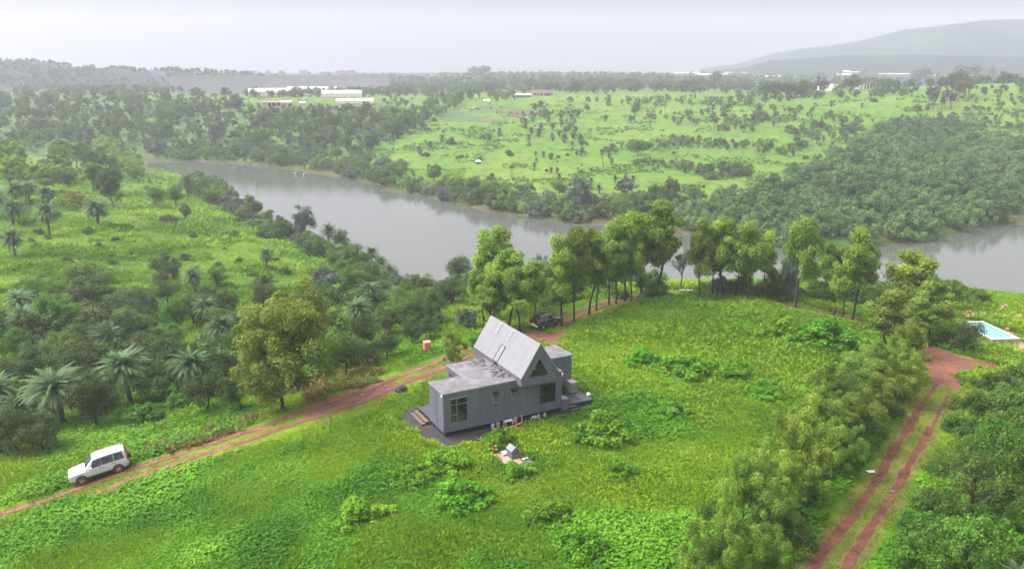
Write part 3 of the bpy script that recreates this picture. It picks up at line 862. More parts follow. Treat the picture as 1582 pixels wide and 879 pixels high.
def window(rect, vert=(), horiz=(), fr=.05, mat=M_FRAME, name='window'):
    x0, x1, z0, z1 = rect; f = MB()
    f.box(x0, x1, -.02, .06, z0, z0 + fr).box(x0, x1, -.02, .06, z1 - fr, z1).box(x0, x0 + fr, -.02, .06, z0 + fr, z1 - fr).box(x1 - fr, x1, -.02, .06, z0 + fr, z1 - fr)
    for v in vert: f.box(v - .03, v + .03, -.015, .05, z0 + fr, z1 - fr)
    for h, a, b_ in horiz: f.box(a, b_, -.018, .055, h - .025, h + .025)
    o = f.obj(name, mat, house)
    MB().add([(x0 + fr, .03, z0 + fr), (x1 - fr, .03, z0 + fr), (x1 - fr, .03, z1 - fr), (x0 + fr, .03, z1 - fr)], [(0, 1, 2, 3)]).obj('pane', M_GLASS, o)
    return o


wb_ = window(WBIG, [1.13], [(ZB + 2.2, .6, 2.03), (ZB + 1.35, .6, 1.1)], mat=M_FRAMEG)
MB().box(.5, 2.12, -.05, -.0, ZB + 2.72, ZB + 2.77).obj('sill', M_TRIM, wb_)
for r_ in (WS1, WS2):
    o = window(r_, mat=M_TRIM, fr=.045)
    MB().box(r_[0] - .03, r_[1] + .03, -.22, -.021, r_[3] - .2, r_[3] + .02).obj('window_hood', M_BLACK, o)
    MB().box(r_[0] + .05, r_[1] - .05, .08, .085, r_[2] + .03, r_[3] - .05).obj('blind', M_WHITEDIRTY, o)
wp = window(WPIC, mat=M_FRAME, fr=.04)
MB().box(4.42, 4.62, -.08, 0, ZB + 1.38, ZB + 1.5).obj('vent', M_FRAME, house)
# lit-by-daylight furnishings seen through the big panes
MB().box(.4, 2.3, .9, 2.5, ZB + .1, ZB + .75).box(.5, .9, 1.0, 2.4, ZB + .75, ZB + .95).obj('bed', [M_WHITEDIRTY], house)
MB().box(8.7, 9.9, 1.3, 2.1, ZB + .8, ZB + .85).box(8.8, 8.9, 1.4, 1.5, ZB + .1, ZB + .8).box(9.7, 9.8, 1.9, 2.0, ZB + .1, ZB + .8).box(9.2, 9.6, 1.4, 1.7, ZB + .85, ZB + .98).obj('table', [M_WOODPOST], house)
for c_ in ((-.06, .12, ZB + 3.05), (10.66, -.1, ZB + 3.02)):
    MB().tube([(c_[0], c_[1], c_[2] + .12), (c_[0], c_[1], c_[2]), (c_[0] - .06, c_[1] - .14, c_[2] - .03)], [.05, .085, .09], 8).obj('wall_lamp', M_WHITE, house)
for xx in (.25, 2.3, 4.4, 6.5, 8.5, 10.4):
    for yy in (.3, 2.5):
        MB().box(xx - .08, xx + .08, yy - .08, yy + .08, -.3, ZB + .0).obj('stilt', M_BLACK, house)
for xx in (4.5, 7, 9.5, 11.5, 13.2): MB().box(xx - .08, xx + .08, 5.3, 5.46, -.3, ZB).obj('stilt', M_BLACK, house)
d = MB()
for k in range(18): d.box(.1 + k * .15, .1 + k * .15 + .135, 2.9, 5.7, ZB - .08, ZB - .01)
d.box(.12, 2.78, 3.0, 3.1, ZB - .2, ZB - .081).box(.12, 2.78, 5.5, 5.6, ZB - .2, ZB - .081)
dk = d.obj('deck', M_DECK, house)
for px_, py_ in ((.2, 3.05), (.2, 5.55)): MB().box(px_ - .06, px_ + .06, py_ - .06, py_ + .06, -.3, ZB - .2).obj('leg', M_BLACK, dk)
for z_, x_ in ((ZB - .17, -.32), (ZB - .32, -.66)):
    MB().box(x_, x_ + .3, 3.0, 5.55, z_ - .05, z_).box(x_, x_ + .02, 3.0, 5.55, z_ - .12, z_ - .05).obj('step', M_RUSTY, dk)
d = MB()
for k in range(17): d.box(11.35 + k * .158, 11.35 + k * .158 + .14, .3, 2.88, ZB - .08, ZB - .01)
d.box(11.35, 14.02, .32, .40, ZB - .2, ZB - .081).box(11.35, 14.02, 2.7, 2.8, ZB - .2, ZB - .081)
dk = d.obj('deck', M_DECK, house)
for px_, py_ in ((11.5, .4), (12.7, .4), (13.9, .4), (13.9, 2.7)): MB().box(px_ - .05, px_ + .05, py_ - .05, py_ + .05, -.3, ZB - .2).obj('leg', M_BLACK, dk)
for z_, y_ in ((ZB - .17, .02), (ZB - .33, -.28)): MB().box(11.45, 12.3, y_, y_ + .26, z_ - .04, z_).obj('step', M_DECK, dk)
for x_ in (11.42, 12.33): MB().tube([(x_, .32, ZB - .05), (x_, -.5, -.05)], .035, 4).obj('stringer', M_BLACK, dk)
MB().tube([(11.7, .4, ZB), (11.7, .4, ZB + .75), (12.5, .4, ZB + .35), (12.9, .4, ZB + .05)], .025, 5).obj('handrail', M_BLACK, dk)


def at_house(o, x_, y_, z_=0.0):
    p = hl(x_, y_); o.location = (p[0], p[1], z_); o.rotation_euler = (0, 0, HYAW); return o


t = link('round_table', None, label='round white table seen through the triangular gable window of the cabin', cat='table')
at_house(t, 7.75, .15, ZB + 3.42)
MB().cyl((0, 0, .56), (0, 0, 1), .52, .05, 24).obj('tabletop', M_WHITE, t); MB().tube([(0, 0, 0), (0, 0, .535)], [.2, .04], 8).obj('leg', M_FRAME, t)
t = link('storage_box', None, label='grey metal box with a sloping lid against the right end of the cabin', cat='storage box'); at_house(t, 10.74, -.05, ZB - .35)
MB().box(0, .62, .02, .75, 0, 1.0).obj('body', M_WALL, t, bevel=.015); MB().prism_y([(-.03, 1.0), (.65, 1.0), (.65, 1.05), (-.03, 1.14)], -.02, .79).obj('lid', M_TRIM, t)
t = link('air_conditioner', None, label='pale grey outdoor air conditioner on the right deck beside the rear wall', cat='air conditioner'); at_house(t, 12.95, 2.1, ZB - .01)
MB().box(0, .62, 0, .75, .06, 1.0).obj('body', M_TRIM, t, bevel=.02)
MB().cyl((.31, -.01, .52), (0, 1, 0), .24, .02, 20).obj('fan_grille', M_FRAMEG, t); MB().box(.04, .1, .05, .7, 0, .06).box(.52, .58, .05, .7, 0, .06).obj('foot', M_BLACK, t)
MB().box(-.03, .65, -.03, .78, 1.0, 1.04).obj('top_cover', M_WHITEDIRTY, t)

# ------------------------------------------------------------------ things under and around the cabin
for k, (lx, ly, h, rr, mat, lab) in enumerate([(4.15, -.25, .42, .17, M_WHITEDIRTY, 'weathered white bucket under the cabin front below the left small window'),
                                               (4.65, -.15, .40, .16, M_WHITEDIRTY, 'white bucket under the cabin between another bucket and a plastic stool'),
                                               (6.3, -.05, .5, .17, M_WHITEDIRTY, 'tall off-white bucket under the cabin beside the pink pipe')]):
    t = link('bucket', None, label=lab, cat='bucket', group='buckets stored under the cabin'); at_house(t, lx, ly, .02)
    MB().tube([(0, 0, 0), (0, 0, h)], [rr * .8, rr], 14).obj('body', mat, t); MB().tube([(-rr, 0, h * .9), (0, 0, h * 1.25), (rr, 0, h * .9)], .012, 5).obj('handle', M_TRIM, t)
for lx, lab in ((8.35, 'white plastic jug under the cabin, nearer the pink pipe'), (8.95, 'white plastic jug with pinkish base under the picture window')):
    t = link('jug', None, label=lab, cat='jug', group='jugs under the picture window'); at_house(t, lx, -.25, .02)
    MB().tube([(0, 0, 0), (0, 0, .28), (0, 0, .36), (0, 0, .42)], [.13, .13, .06, .045], 12).obj('body', M_WHITEDIRTY, t, smooth_shade=True); MB().cyl((0, 0, .44), (0, 0, 1), .05, .04, 10).obj('cap', M_CORALL, t)
t = link('plastic_stool', None, label='white plastic stool lying under the middle of the cabin front', cat='stool'); at_house(t, 5.25, -.25, .02)
MB().box(0, .75, 0, .4, .34, .38).obj('seat', M_WHITE, t)
for a, b_ in ((.04, .04), (.71, .04), (.04, .36), (.71, .36)): MB().tube([(a, b_, 0), (a, b_, .34)], .03, 6).obj('leg', M_WHITE, t)
t = link('drain_pipe', None, label='pink plastic pipe bending down from under the cabin into the weeds', cat='pipe'); at_house(t, 6.75, -.05, 0)
MB().tube([(.1, .2, .5), (.05, -.15, .55), (.02, -.25, .3), (0, -.3, .09), (-.8, -.55, .08), (-1.9, -.75, .06)], .055, 8).obj('pipe', M_CORALL, t, smooth_shade=True)
t = link('sack', None, label='crumpled white sack under the cabin beside two jugs', cat='sack'); at_house(t, 7.7, -.15, .02)
MB().tube([(0, 0, .05), (.2, .03, .17), (.45, 0, .15), (.62, .05, .06)], [.05, .15, .16, .05], 9).obj('body', M_WHITEDIRTY, t, smooth_shade=True)

padz = float(ground_z(*hl(3.2, -5.2))[0])
t = link('concrete_pad', None, label='stained reddish concrete pad in the grass in front of the cabin', cat='concrete slab'); at_house(t, 0, 0, padz)
MB().prism_z([(2.1, -3.9), (2.38, -6.15), (3.6, -6.3), (4.15, -3.6)], -.2, .06).obj('slab', M_CONCR, t)
MB().prism_z([(3.62, -6.3), (4.5, -6.45), (4.3, -4.6), (4.0, -4.4)], -.2, .045).obj('dark_edge', M_CONCD, t)
MB().box(2.85, 3.5, -4.6, -4.25, .06, .2).box(2.95, 3.7, -4.2, -3.9, .06, .15).obj('cover_slab', M_WHITEDIRTY, t)
MB().box(3.85, 4.35, -5.75, -5.6, .05, .10).obj('white_kerb', M_WHITE, t)
t = link('pump_hut', None, label='tiny slate grey hut with pitched pale roof on the reddish concrete pad', cat='hut'); at_house(t, 3.15, -5.35, padz + .06)
MB().prism_y([(0, 0), (.6, 0), (.6, .62), (.3, .86), (0, .62)], 0, .8).obj('wall', M_WALL, t)
hr = MB().prism_y([(-.06, .60), (.30, .885), (.66, .60), (.66, .635), (.30, .925), (-.06, .635)], -.05, .85).obj('roof', M_METALROOF, t)
MB().box(.36, .5, -.02, -.0, .12, .3).obj('door', M_TRIM, t)
t = link('hydrant', None, label='dark red water valve post at the corner of the concrete pad', cat='hydrant'); at_house(t, 2.55, -3.85, padz + .06)
MB().tube([(0, 0, 0), (0, 0, .1), (0, 0, .11), (0, 0, .48), (0, 0, .58)], [.13, .13, .08, .08, .03], 10).obj('body', plain('maroon_paint', (.16, .02, .035), .45), t)
MB().cyl((0, -.06, .36), (0, 1, 0), .055, .28, 8).obj('outlet', M_WHITEDIRTY, t); MB().cyl((.0, 0, .6), (0, 0, 1), .09, .03, 10).obj('handwheel', M_CORAL, t)

p = hit(909, 619)
t = link('garden_lamp', None, label='white globe garden lamp on a short post right of the cabin deck', cat='lamp', loc=p)
MB().tube([(0, 0, 0), (0, 0, .45)], .035, 6).obj('post', M_BLACK, t)
bpy_s = MB(); n_ = 10
for i in range(n_): pass
gl = [(0, 0, .4 + .19 - .19 * math.cos(math.pi * k / 8)) for k in range(9)]
MB().tube(gl, [max(.01, .19 * math.sin(math.pi * k / 8)) for k in range(9)], 14).obj('globe', M_WHITE, t, smooth_shade=True)


def rock(name, u, v, wpx, hk, label, seed, mat=M_ROCK, cat='boulder', group=None):
    p = hit(u, v); w_ = wpx * px_m(p) / 2
    rs_ = np.random.default_rng(seed); bm = MB(); n, mrows = 14, 8; V = []
    for i in range(mrows + 1):
        th = math.pi * i / mrows * .62
        for k in range(n):
            ph = 2 * math.pi * k / n
            d_ = 1 + .3 * (float(vnoise(math.cos(ph) * 1.6 + seed * 3, math.sin(ph) * 1.6 + th * 2.1, seed)) - .5) * 2
            V.append((w_ * d_ * math.sin(th), ph, w_ * hk * 2 * d_ * (math.cos(th) - .0)))
    V = [(r_ * math.cos(ph), r_ * math.sin(ph), z_ + .22 * w_) for r_, ph, z_ in V]
    F = [(i * n + k, (i + 1) * n + k, (i + 1) * n + (k + 1) % n, i * n + (k + 1) % n) for i in range(mrows) for k in range(n)]
    return bm.add(V, F).obj(name, mat, smooth_shade=False, label=label, cat=cat, group=group, loc=p)


rock('boulder', 620, 604, 19, .42, 'dark domed boulder between the rutted road and the cabin', 1)
rock('boulder', 679, 541, 9, .36, 'small dark boulder on the grass right of the coral tank', 2)
rock('boulder', 994, 460, 18, .3, 'largest dark boulder lying under the tall tree row by the track', 3)
rock('boulder', 1021, 457, 15, .3, 'dark boulder beside the trunk at the right end of the tree row', 4)
rock('boulder', 1043, 446, 7, .4, 'small reddish boulder between the tree row and the river', 5, M_BRICK)
rock('boulder', 1088, 460, 12, .22, 'low dark rock at the foot of the second tree group by the river', 6)
rock('boulder', 950, 600, 8, .2, 'reddish stone lying in the meadow right of the cabin', 7, M_BRICK)
rock('boulder', 905, 592, 12, .18, 'flat pinkish stone in the grass behind the right deck', 8, M_BRICK)
rock('boulder', 268, 618, 12, .2, 'dark flat rock in front of the leafy bushes beside the road', 9)
rock('boulder', 162, 669, 15, .16, 'dark flat rock in dry grass near the rounded road bush', 10)


def post(u, v, hpx, label, mat, lean=0.0, r=.06, n=4, name='stake', cat='stake'):
    p = hit(u, v); h = hpx * px_m(p) * 1.1
    MB().tube([(0, 0, -.1), (lean * h, 0, h * .6), (lean * h * 1.5, .0, h)], [r, r, r * .85], n).obj(name, mat, label=label, cat=cat, loc=p)


post(177, 767, 13, 'weathered white stake in the grass just below the white car', M_WHITEDIRTY, -.12, .075)
post(508, 660, 13, 'weathered white stake beside the muddy bend of the road', M_WHITEDIRTY, .03, .07)
post(240, 673, 20, 'thin dark pole standing in dry grass above the road', M_BARK, .02, .035)
post(1286, 487, 12, 'leaning broken tree stump in the grass between tree trunks', M_BARK, .25, .16, 7, 'tree_stump', 'stump')
post(1358, 668, 2.5, 'short stub of rusty pipe beside the right-hand track', M_RUSTY, 0, .05)
p = hit(1345, 729)
bb = MB(); bb.add([(-.3, -.12, .02), (.28, -.14, .06), (.32, .12, .1), (-.05, .2, .04), (-.33, .1, .09), (0, 0, .16)], [(0, 1, 5), (1, 2, 5), (2, 3, 5), (3, 4, 5), (4, 0, 5), (4, 3, 2, 1, 0)])
bb.obj('paper_scrap', M_WHITE, label='crumpled white scrap lying on the grass beside the right-hand ruts', cat='litter', loc=p)
for u, v, lab in ((596, 597, 'rain puddle on the muddy bend'), (560, 611, 'rain puddle on the muddy bend'), (648, 573, 'rain puddle in the rut'), (1456, 638, 'pale rain puddle in the rut near the red earth patch'), (1379, 760, 'small rain puddle halfway along the right-hand rut')):
    p = hit(u, v); a = np.linspace(0, 6.283, 17)[:-1]; k_ = px_m(p) * .6
    MB().add([(math.cos(q) * 5 * k_ * (1 + .25 * math.sin(3 * q)), math.sin(q) * 9 * k_ * (1 + .2 * math.cos(2 * q)), .07) for q in a], [tuple(range(16))]).obj('puddle', M_WATER, kind='structure', loc=p)

# coral tank on a stand
p = hit(660, 545); k_ = px_m(p)
t = link('portable_tank', None, label='coral red plastic cabinet tank on black legs beside the rutted road', cat='tank', loc=p); t.rotation_euler = (0, 0, .35); t.scale = (.84,) * 3
st = MB().box(-.42, .42, -.38, .38, .34, .44).obj('stand', M_BLACK, t)
for a in (-.36, .36):
    for b_ in (-.32, .32): MB().box(a - .06, a + .06, b_ - .06, b_ + .06, -.15, .34).obj('leg', M_BLACK, st)
MB().box(-.42, .42, -.36, .36, .45, 1.42).obj('body', M_CORAL, t, bevel=.03)
MB().box(-.45, .45, -.39, .39, 1.42, 1.52).obj('lid', M_CORALL, t, bevel=.03)
rb_ = MB()
for a in (-.3, -.1, .1, .3): rb_.box(a - .03, a + .03, -.385, -.362, .52, 1.36)
rb_.obj('rib', M_CORALL, t)

# swimming pool
pz = CAMZ - (CAMZ + .35)
pc = at_z(POOL_UV, -.5)
pe = pc[3] - pc[0]; L_ = np.linalg.norm(pe) * .93; ang = math.atan2(pe[1], pe[0])
wv = pc[1] - pc[0]; W_ = abs(-math.sin(ang) * wv[0] + math.cos(ang) * wv[1]); W_ = max(3.2, min(W_, 4.5))
gzp = float(ground_z(*(pc.mean(0)))[0])
t = link('swimming_pool', None, label='raised pale blue swimming pool with white rim on the grass by the river', cat='pool', loc=(pc[0][0], pc[0][1], gzp)); t.rotation_euler = (0, 0, ang)
wl = MB(); R_ = .28
wl.box(0, L_, 0, R_, -.6, .5).box(0, L_, W_ - R_, W_, -.6, .5).box(0, R_, R_, W_ - R_, -.6, .5).box(L_ - R_, L_, R_, W_ - R_, -.6, .5)
wl.obj('wall', M_CONC, t)
rm = MB().box(-.03, L_ + .03, -.03, R_ + .05, .5, .56).box(-.03, L_ + .03, W_ - R_ - .05, W_ + .03, .5, .56).box(-.03, R_ + .05, R_ + .05, W_ - R_ - .05, .5, .56).box(L_ - R_ - .05, L_ + .03, R_ + .05, W_ - R_ - .05, .5, .56)
rm.obj('rim', M_RIMW, t)
MB().box(R_, L_ - R_, R_, W_ - R_, .3, .40).obj('pool_water', M_POOLW, t)
MB().box(L_ * .35, L_ + 2.2, -1.6, W_ + .4, -.5, .07).obj('apron', M_CONCR, t)
# brick rubble strewn behind and before the pool
rs_ = random.Random(8); rb = MB()
for (u0, v0, u1, v1, n_, sp) in ((1490, 485, 1502, 491, 26, 2.5), (1492, 484, 1520, 492, 60, 2.2), (1518, 490, 1552, 495, 70, 2.2), (1540, 473, 1556, 479, 22, 2.0), (1568, 489, 1582, 491, 16, 2),
                                 (1498, 530, 1520, 528, 50, 5), (1505, 536, 1535, 532, 60, 5), (1545, 540, 1582, 546, 50, 4), (1548, 512, 1580, 520, 12, 4)):
    uvs = [(u0 + (u1 - u0) * rs_.random() + rs_.gauss(0, sp), v0 + (v1 - v0) * rs_.random() + rs_.gauss(0, sp * .4)) for _ in range(n_)]
    for q in hits(uvs):
        s_ = rs_.uniform(.1, .3); a = rs_.uniform(0, 3.14); ca_, sa_ = math.cos(a), math.sin(a); z0 = q[2] + rs_.uniform(-.02, .22)
        P = [(q[0] + ca_ * i * s_ - sa_ * j * s_ * .6, q[1] + sa_ * i * s_ + ca_ * j * s_ * .6, z0 + kz * s_ * .8 + rs_.uniform(-.03, .03)) for kz in (-.5, .5) for i, j in ((-1, -1), (1, -1), (1, 1), (-1, 1))]
        rb.add(P, [(0, 3, 2, 1), (4, 5, 6, 7), (0, 1, 5, 4), (1, 2, 6, 5), (2, 3, 7, 6), (3, 0, 4, 7)], 0)
rb.obj('brick_rubble', [M_BRICK, M_WHITEDIRTY], kind='stuff', label='broken red bricks scattered on the grass round the pool', cat='rubble')


# ------------------------------------------------------------------ cars
def car(label, paint, L, W, H, st, glass_spans, wheels, wr, rim, shield, rearx, spare=False, name='parked_car', cat='car', rails=True, plate=True):
    root = link(name, None, label=label, cat=cat)
    st = np.array(st, float)      # x, z bottom, z belt, z top, half width belt, half width top

    def ringpts(x_):
        z0, zb, zt, wb2, wt = [np.interp(x_, st[:, 0], st[:, k]) for k in range(1, 6)]
        zm = z0 + (zb - z0) * .55
        return [(0, z0), (wb2 - .10, z0), (wb2 - .015, z0 + .14), (wb2, zm), (wb2 - .025, zb), (wt, zt - .055), (wt - .11, zt - .004), (wt * .5, zt + .012), (0, zt + .018)]
    V, n = [], 9
    xs = st[:, 0]
    for x_ in xs:
        rp = ringpts(x_)
        V += [(x_, y_, z_) for y_, z_ in rp] + [(x_, -y_, z_) for y_, z_ in rp[-2:0:-1]]
    m_ = 2 * n - 2
    F = [(i * m_ + k, i * m_ + (k + 1) % m_, (i + 1) * m_ + (k + 1) % m_, (i + 1) * m_ + k) for i in range(len(xs) - 1) for k in range(m_)]
    F += [tuple(range(m_ - 1, -1, -1)), tuple(range((len(xs) - 1) * m_, len(xs) * m_))]
    body = MB().add(V, [f[::-1] for f in F]).obj('body', paint, root, smooth_shade=True)
    body.data.set_sharp_from_angle(angle=math.radians(38))
    MB().box(.5, L - .35, -W * .4, W * .4, .16, st[:, 1].min() + .06).obj('chassis', M_BLACK, root)
    lc = MB()
    for s in (1, -1):
        for a, b_ in ((wheels[0] + wr + .06, wheels[1] - wr - .06),):
            lc.box(a, b_, s * (W / 2 - .005) - .012, s * (W / 2 - .005) + .012, st[:, 1].min() + .05, st[:, 1].min() + .2)
    lc.obj('sill_cladding', M_BLACK, root)

    def onside(x_, t_, s):
        rp = ringpts(x_); (y0, z0), (y1, z1) = rp[4], rp[5]
        return (x_, s * (y0 + (y1 - y0) * t_ + .012), z0 + (z1 - z0) * t_)
    for s in (1, -1):
        for (a0, a1, b0, b1) in glass_spans:      # lower x from/to, upper x from/to
            q = [onside(a0, .10, s), onside(a1, .10, s), onside(b1, .90, s), onside(b0, .90, s)]
            MB().add(q, [(0, 1, 2, 3) if s < 0 else (3, 2, 1, 0)]).obj('side_window', M_CARGLASS, root)
        for a0, a1, b0, b1 in glass_spans:
            x_ = a1 + .04
            if x_ > L - .6: continue
            rp = ringpts(x_); y_ = rp[3][0]
            MB().box(x_, x_ + .014, s * y_ - .004, s * y_ + .004, rp[2][1] + .12, rp[4][1]).obj('door_gap', M_BLACK, root)
        for a0, a1, b0, b1 in glass_spans[:2]:
            rp = ringpts(a1 - .1); MB().box(a1 - .22, a1 - .04, s * (rp[3][0] + .0) - .02, s * (rp[3][0]) + .02, rp[4][1] - .10, rp[4][1] - .065).obj('door_handle', M_FRAME, root)
        wx = glass_spans[0][0]; rp = ringpts(wx + .1)
        MB().box(wx - .02, wx + .14, s * (rp[4][0] + .02) - (.0 if s > 0 else .22), s * (rp[4][0] + .02) + (.22 if s > 0 else .0), rp[4][1] + .03, rp[4][1] + .19).obj('mirror', paint, root, bevel=.03)
        for x_ in wheels:
            MB().cyl((x_, s * (W / 2 - .055), wr + .01), (0, 1, 0), wr + .075, .13, 28).obj('wheel_arch', M_BLACK, root)
            wh = MB().cyl((x_, s * (W / 2 - .09), wr), (0, 1, 0), wr, .225, 28).obj('wheel', M_RUBBER, root, bevel=.02)
            rim_ = MB().cyl((x_, s * (W / 2 + .022), wr), (0, 1, 0), wr * .62, .03, 22)
            rim_.obj('rim', M_BLACK, wh)
            sp = MB()
            for k in range(5):
                a = k * 1.2566; sp.tube([(x_, s * (W / 2 + .042), wr), (x_ + math.cos(a) * wr * .6, s * (W / 2 + .042), wr + math.sin(a) * wr * .6)], [.05, .065], 4)
            sp.obj('spoke', rim, wh)
        x0 = st[1, 0]; rp = ringpts(x0 + .04)
        MB().box(.06, .34, s * (rp[4][0] - .24) - .12, s * (rp[4][0] - .24) + .16, rp[4][1] - .13, rp[4][1] + .045).obj('headlight', M_LAMP, root, bevel=.02)
        zt = np.interp(L - .1, st[:, 0], st[:, 2])
        MB().box(L - .10, L + .012, s * (W / 2 - .11) - .055, s * (W / 2 - .11) + .062, zt - .20, zt + .32).obj('tail_lamp', M_RED, root, bevel=.015)
        if rails: MB().tube([(wheels[0] + 1.2, s * (st[:, 5].max() * .72), H + .03), (L - .45, s * (st[:, 5].max() * .72), H + .03)], .022, 5).obj('roof_rail', M_TRIM, root)
    # glass front and rear
    a, b_ = shield
    ra, rb2 = ringpts(a), ringpts(b_)
    q = [(a + .0, ra[6][0] - .0, ra[6][1] + .022), (a, -ra[6][0], ra[6][1] + .022), (b_, -rb2[6][0] + .02, rb2[6][1] + .012), (b_, rb2[6][0] - .02, rb2[6][1] + .012)]
    q = [(x_ - .012, y_, z_ + .006) for x_, y_, z_ in q]
    MB().add(q, [(3, 2, 1, 0)]).obj('windscreen', M_CARSHIELD, root)
    a, b_ = rearx
    ra, rb2 = ringpts(a), ringpts(b_)
    q = [(a + .03, ra[6][0] - .06, ra[6][1] - .03), (a + .03, -ra[6][0] + .06, ra[6][1] - .03), (b_ + .03, -rb2[6][0] + .05, rb2[6][1] + .04), (b_ + .03, rb2[6][0] - .05, rb2[6][1] + .04)]
    MB().add(q, [(0, 1, 2, 3)]).obj('rear_window', M_CARSHIELD, root)
    zf = st[0, 2]
    MB().box(-.035, .03, -W * .30, W * .30, zf - .22, zf - .05).obj('grille', M_BLACK, root, bevel=.015)
    MB().box(-.03, .09, -W * .36, W * .36, st[0, 1] - .05, st[0, 1] + .12).obj('bumper', M_BLACK, root, bevel=.03)
    MB().box(L - .05, L + .04, -W * .40, W * .40, st[-1, 1] - .03, st[-1, 1] + .17).obj('rear_bumper', M_BLACK if spare else M_LAMP, root, bevel=.03)
    if plate: MB().box(L + .041, L + .05, -.25, .25, st[-1, 1] + .2, st[-1, 1] + .32).obj('number_plate', M_WHITE, root)
    if spare:
        sw = MB().cyl((L + .13, -.05, .98), (1, 0, 0), .34, .22, 26).obj('spare_wheel', M_BLACK, root, bevel=.03)
    return root


SUV_ST = [(0, .42, .74, .80, .70, .60), (.10, .34, .86, .93, .82, .72), (.45, .30, .95, 1.03, .885, .78), (1.15, .30, 1.00, 1.10, .90, .78), (1.28, .30, 1.01, 1.13, .90, .76),
          (1.92, .30, 1.04, 1.74, .90, .66), (2.2, .30, 1.05, 1.80, .90, .67), (3.3, .30, 1.06, 1.82, .90, .67), (4.05, .32, 1.06, 1.79, .895, .66), (4.26, .36, 1.06, 1.70, .88, .65), (4.36, .42, 1.04, 1.12, .84, .76), (4.40, .46, .98, 1.02, .80, .72)]
suv = car('white boxy SUV with mud-red wheels standing on the rutted dirt road', M_CARW, 4.4, 1.8, 1.83, SUV_ST,
          [(1.62, 2.485, 1.92, 2.485), (2.505, 3.36, 2.505, 3.36), (3.40, 4.14, 3.40, 4.04)], (.86, 3.54), .355, M_RIM, (1.30, 1.90), (4.36, 4.26), spare=True)
fw = np.array([-33.588, 57.32, 0]); rw = fw + 2.68 * np.array([math.cos(.78), math.sin(.78), 0])
fw[2], rw[2] = float(ground_z(fw[0], fw[1])[0]), float(ground_z(rw[0], rw[1])[0])
print('SUVZ', fw, rw)
yaw = .52; pit = -math.atan2(rw[2] - fw[2], np.hypot(*(rw - fw)[:2]))
mx_ = Matrix.Translation((*((fw + rw) / 2),)) @ Matrix.Rotation(yaw, 4, 'Z') @ Matrix.Rotation(pit, 4, 'Y') @ Matrix.Translation((-2.2, .9, .02))
suv.matrix_world = mx_
HAT_ST = [(0, .40, .66, .72, .68, .58), (.1, .32, .78, .85, .80, .70), (.4, .28, .88, .96, .85, .75), (.95, .28, .93, 1.03, .855, .75), (1.05, .28, .94, 1.05, .855, .74),
          (1.75, .28, .97, 1.56, .855, .62), (2.1, .28, .99, 1.62, .855, .63), (3.0, .28, 1.02, 1.60, .85, .62), (3.35, .32, 1.03, 1.53, .84, .60), (3.68, .36, 1.02, 1.12, .82, .70), (3.82, .42, .94, .98, .78, .68)]
hat = car('black hatchback parked on red earth behind the cabin under the trees', M_CARB, 3.82, 1.71, 1.63, HAT_ST,
          [(1.38, 2.18, 1.75, 2.16), (2.26, 2.95, 2.26, 2.92), (3.03, 3.4, 3.03, 3.2)], (.72, 3.17), .33, M_RIMS, (1.08, 1.74), (3.70, 3.38))
rw = hit(838.9, 510.3); dirv = hit(858, 503.4) - rw; yaw = math.atan2(-dirv[1], -dirv[0])
hat.matrix_world = Matrix.Translation((*rw,)) @ Matrix.Rotation(yaw, 4, 'Z') @ Matrix.Translation((-3.17, -.86, .02))
# third car beneath the trees at the red patch
p = hit(1417, 535)
c3 = car('dark car half hidden beneath a tree beside the red earth turning place', M_CARB, 3.82, 1.71, 1.63, HAT_ST,
         [(1.38, 2.18, 1.75, 2.16), (2.26, 2.95, 2.26, 2.92)], (.72, 3.17), .33, M_RIMS, (1.08, 1.74), (3.70, 3.38))
c3.matrix_world = Matrix.Translation((*p,)) @ Matrix.Rotation(math.radians(60), 4, 'Z') @ Matrix.Translation((-.2, 0, .02))

# ------------------------------------------------------------------ plants: unit-height prototypes
def quads(c, nrm, size, aspect, rg, sag=0.0):
    """leaf-shaped quads at c facing nrm"""
    n = len(c)
    nrm = nrm / (np.linalg.norm(nrm, axis=1, keepdims=True) + 1e-9)
    t = rg.normal(size=(n, 3)); t -= nrm * (t * nrm).sum(1, keepdims=True); t /= np.linalg.norm(t, axis=1, keepdims=True) + 1e-9
    b_ = np.cross(nrm, t); L = (size * rg.uniform(.65, 1.35, n))[:, None]
    V = np.stack([c - t * L * .5, c + b_ * L * aspect * .5 - t * L * .05, c + t * L * .5 - np.array([0, 0, 1]) * L * sag, c - b_ * L * aspect * .5 - t * L * .05], 1).reshape(-1, 3)
    return V, np.arange(4 * n).reshape(n, 4)


def crown(clumps, per, size, rg, aspect=.5, up=.45, shell=.45, squash=.85, tint_c=.16, tint_l=.16, mean=.5, rosette=False):
    """clumps: rows x, y, z, r"""
    clumps = np.asarray(clumps); k = len(clumps)
    pw = clumps[:, 3] ** 2; idx = rg.choice(k, k * per, p=pw / pw.sum()); n = len(idx)
    d = rg.normal(size=(n, 3)); d[:, 2] += .25; d /= np.linalg.norm(d, axis=1, keepdims=True)
    rad = rg.random(n) ** shell * np.where(rg.random(n) < .13, rg.uniform(1.0, 1.45, n), 1.0)
    c = clumps[idx, :3] + d * (clumps[idx, 3] * rad)[:, None] * np.array([1, 1, squash])
    nrm = d * .7 + np.array([0, 0, up]) + rg.normal(size=(n, 3)) * .55
    V, F = quads(c, nrm, size, aspect, rg, .15)
    ct = rg.normal(mean, tint_c, k)
    return V, F, np.clip(ct[idx] + rg.normal(0, tint_l, n), 0, 1)


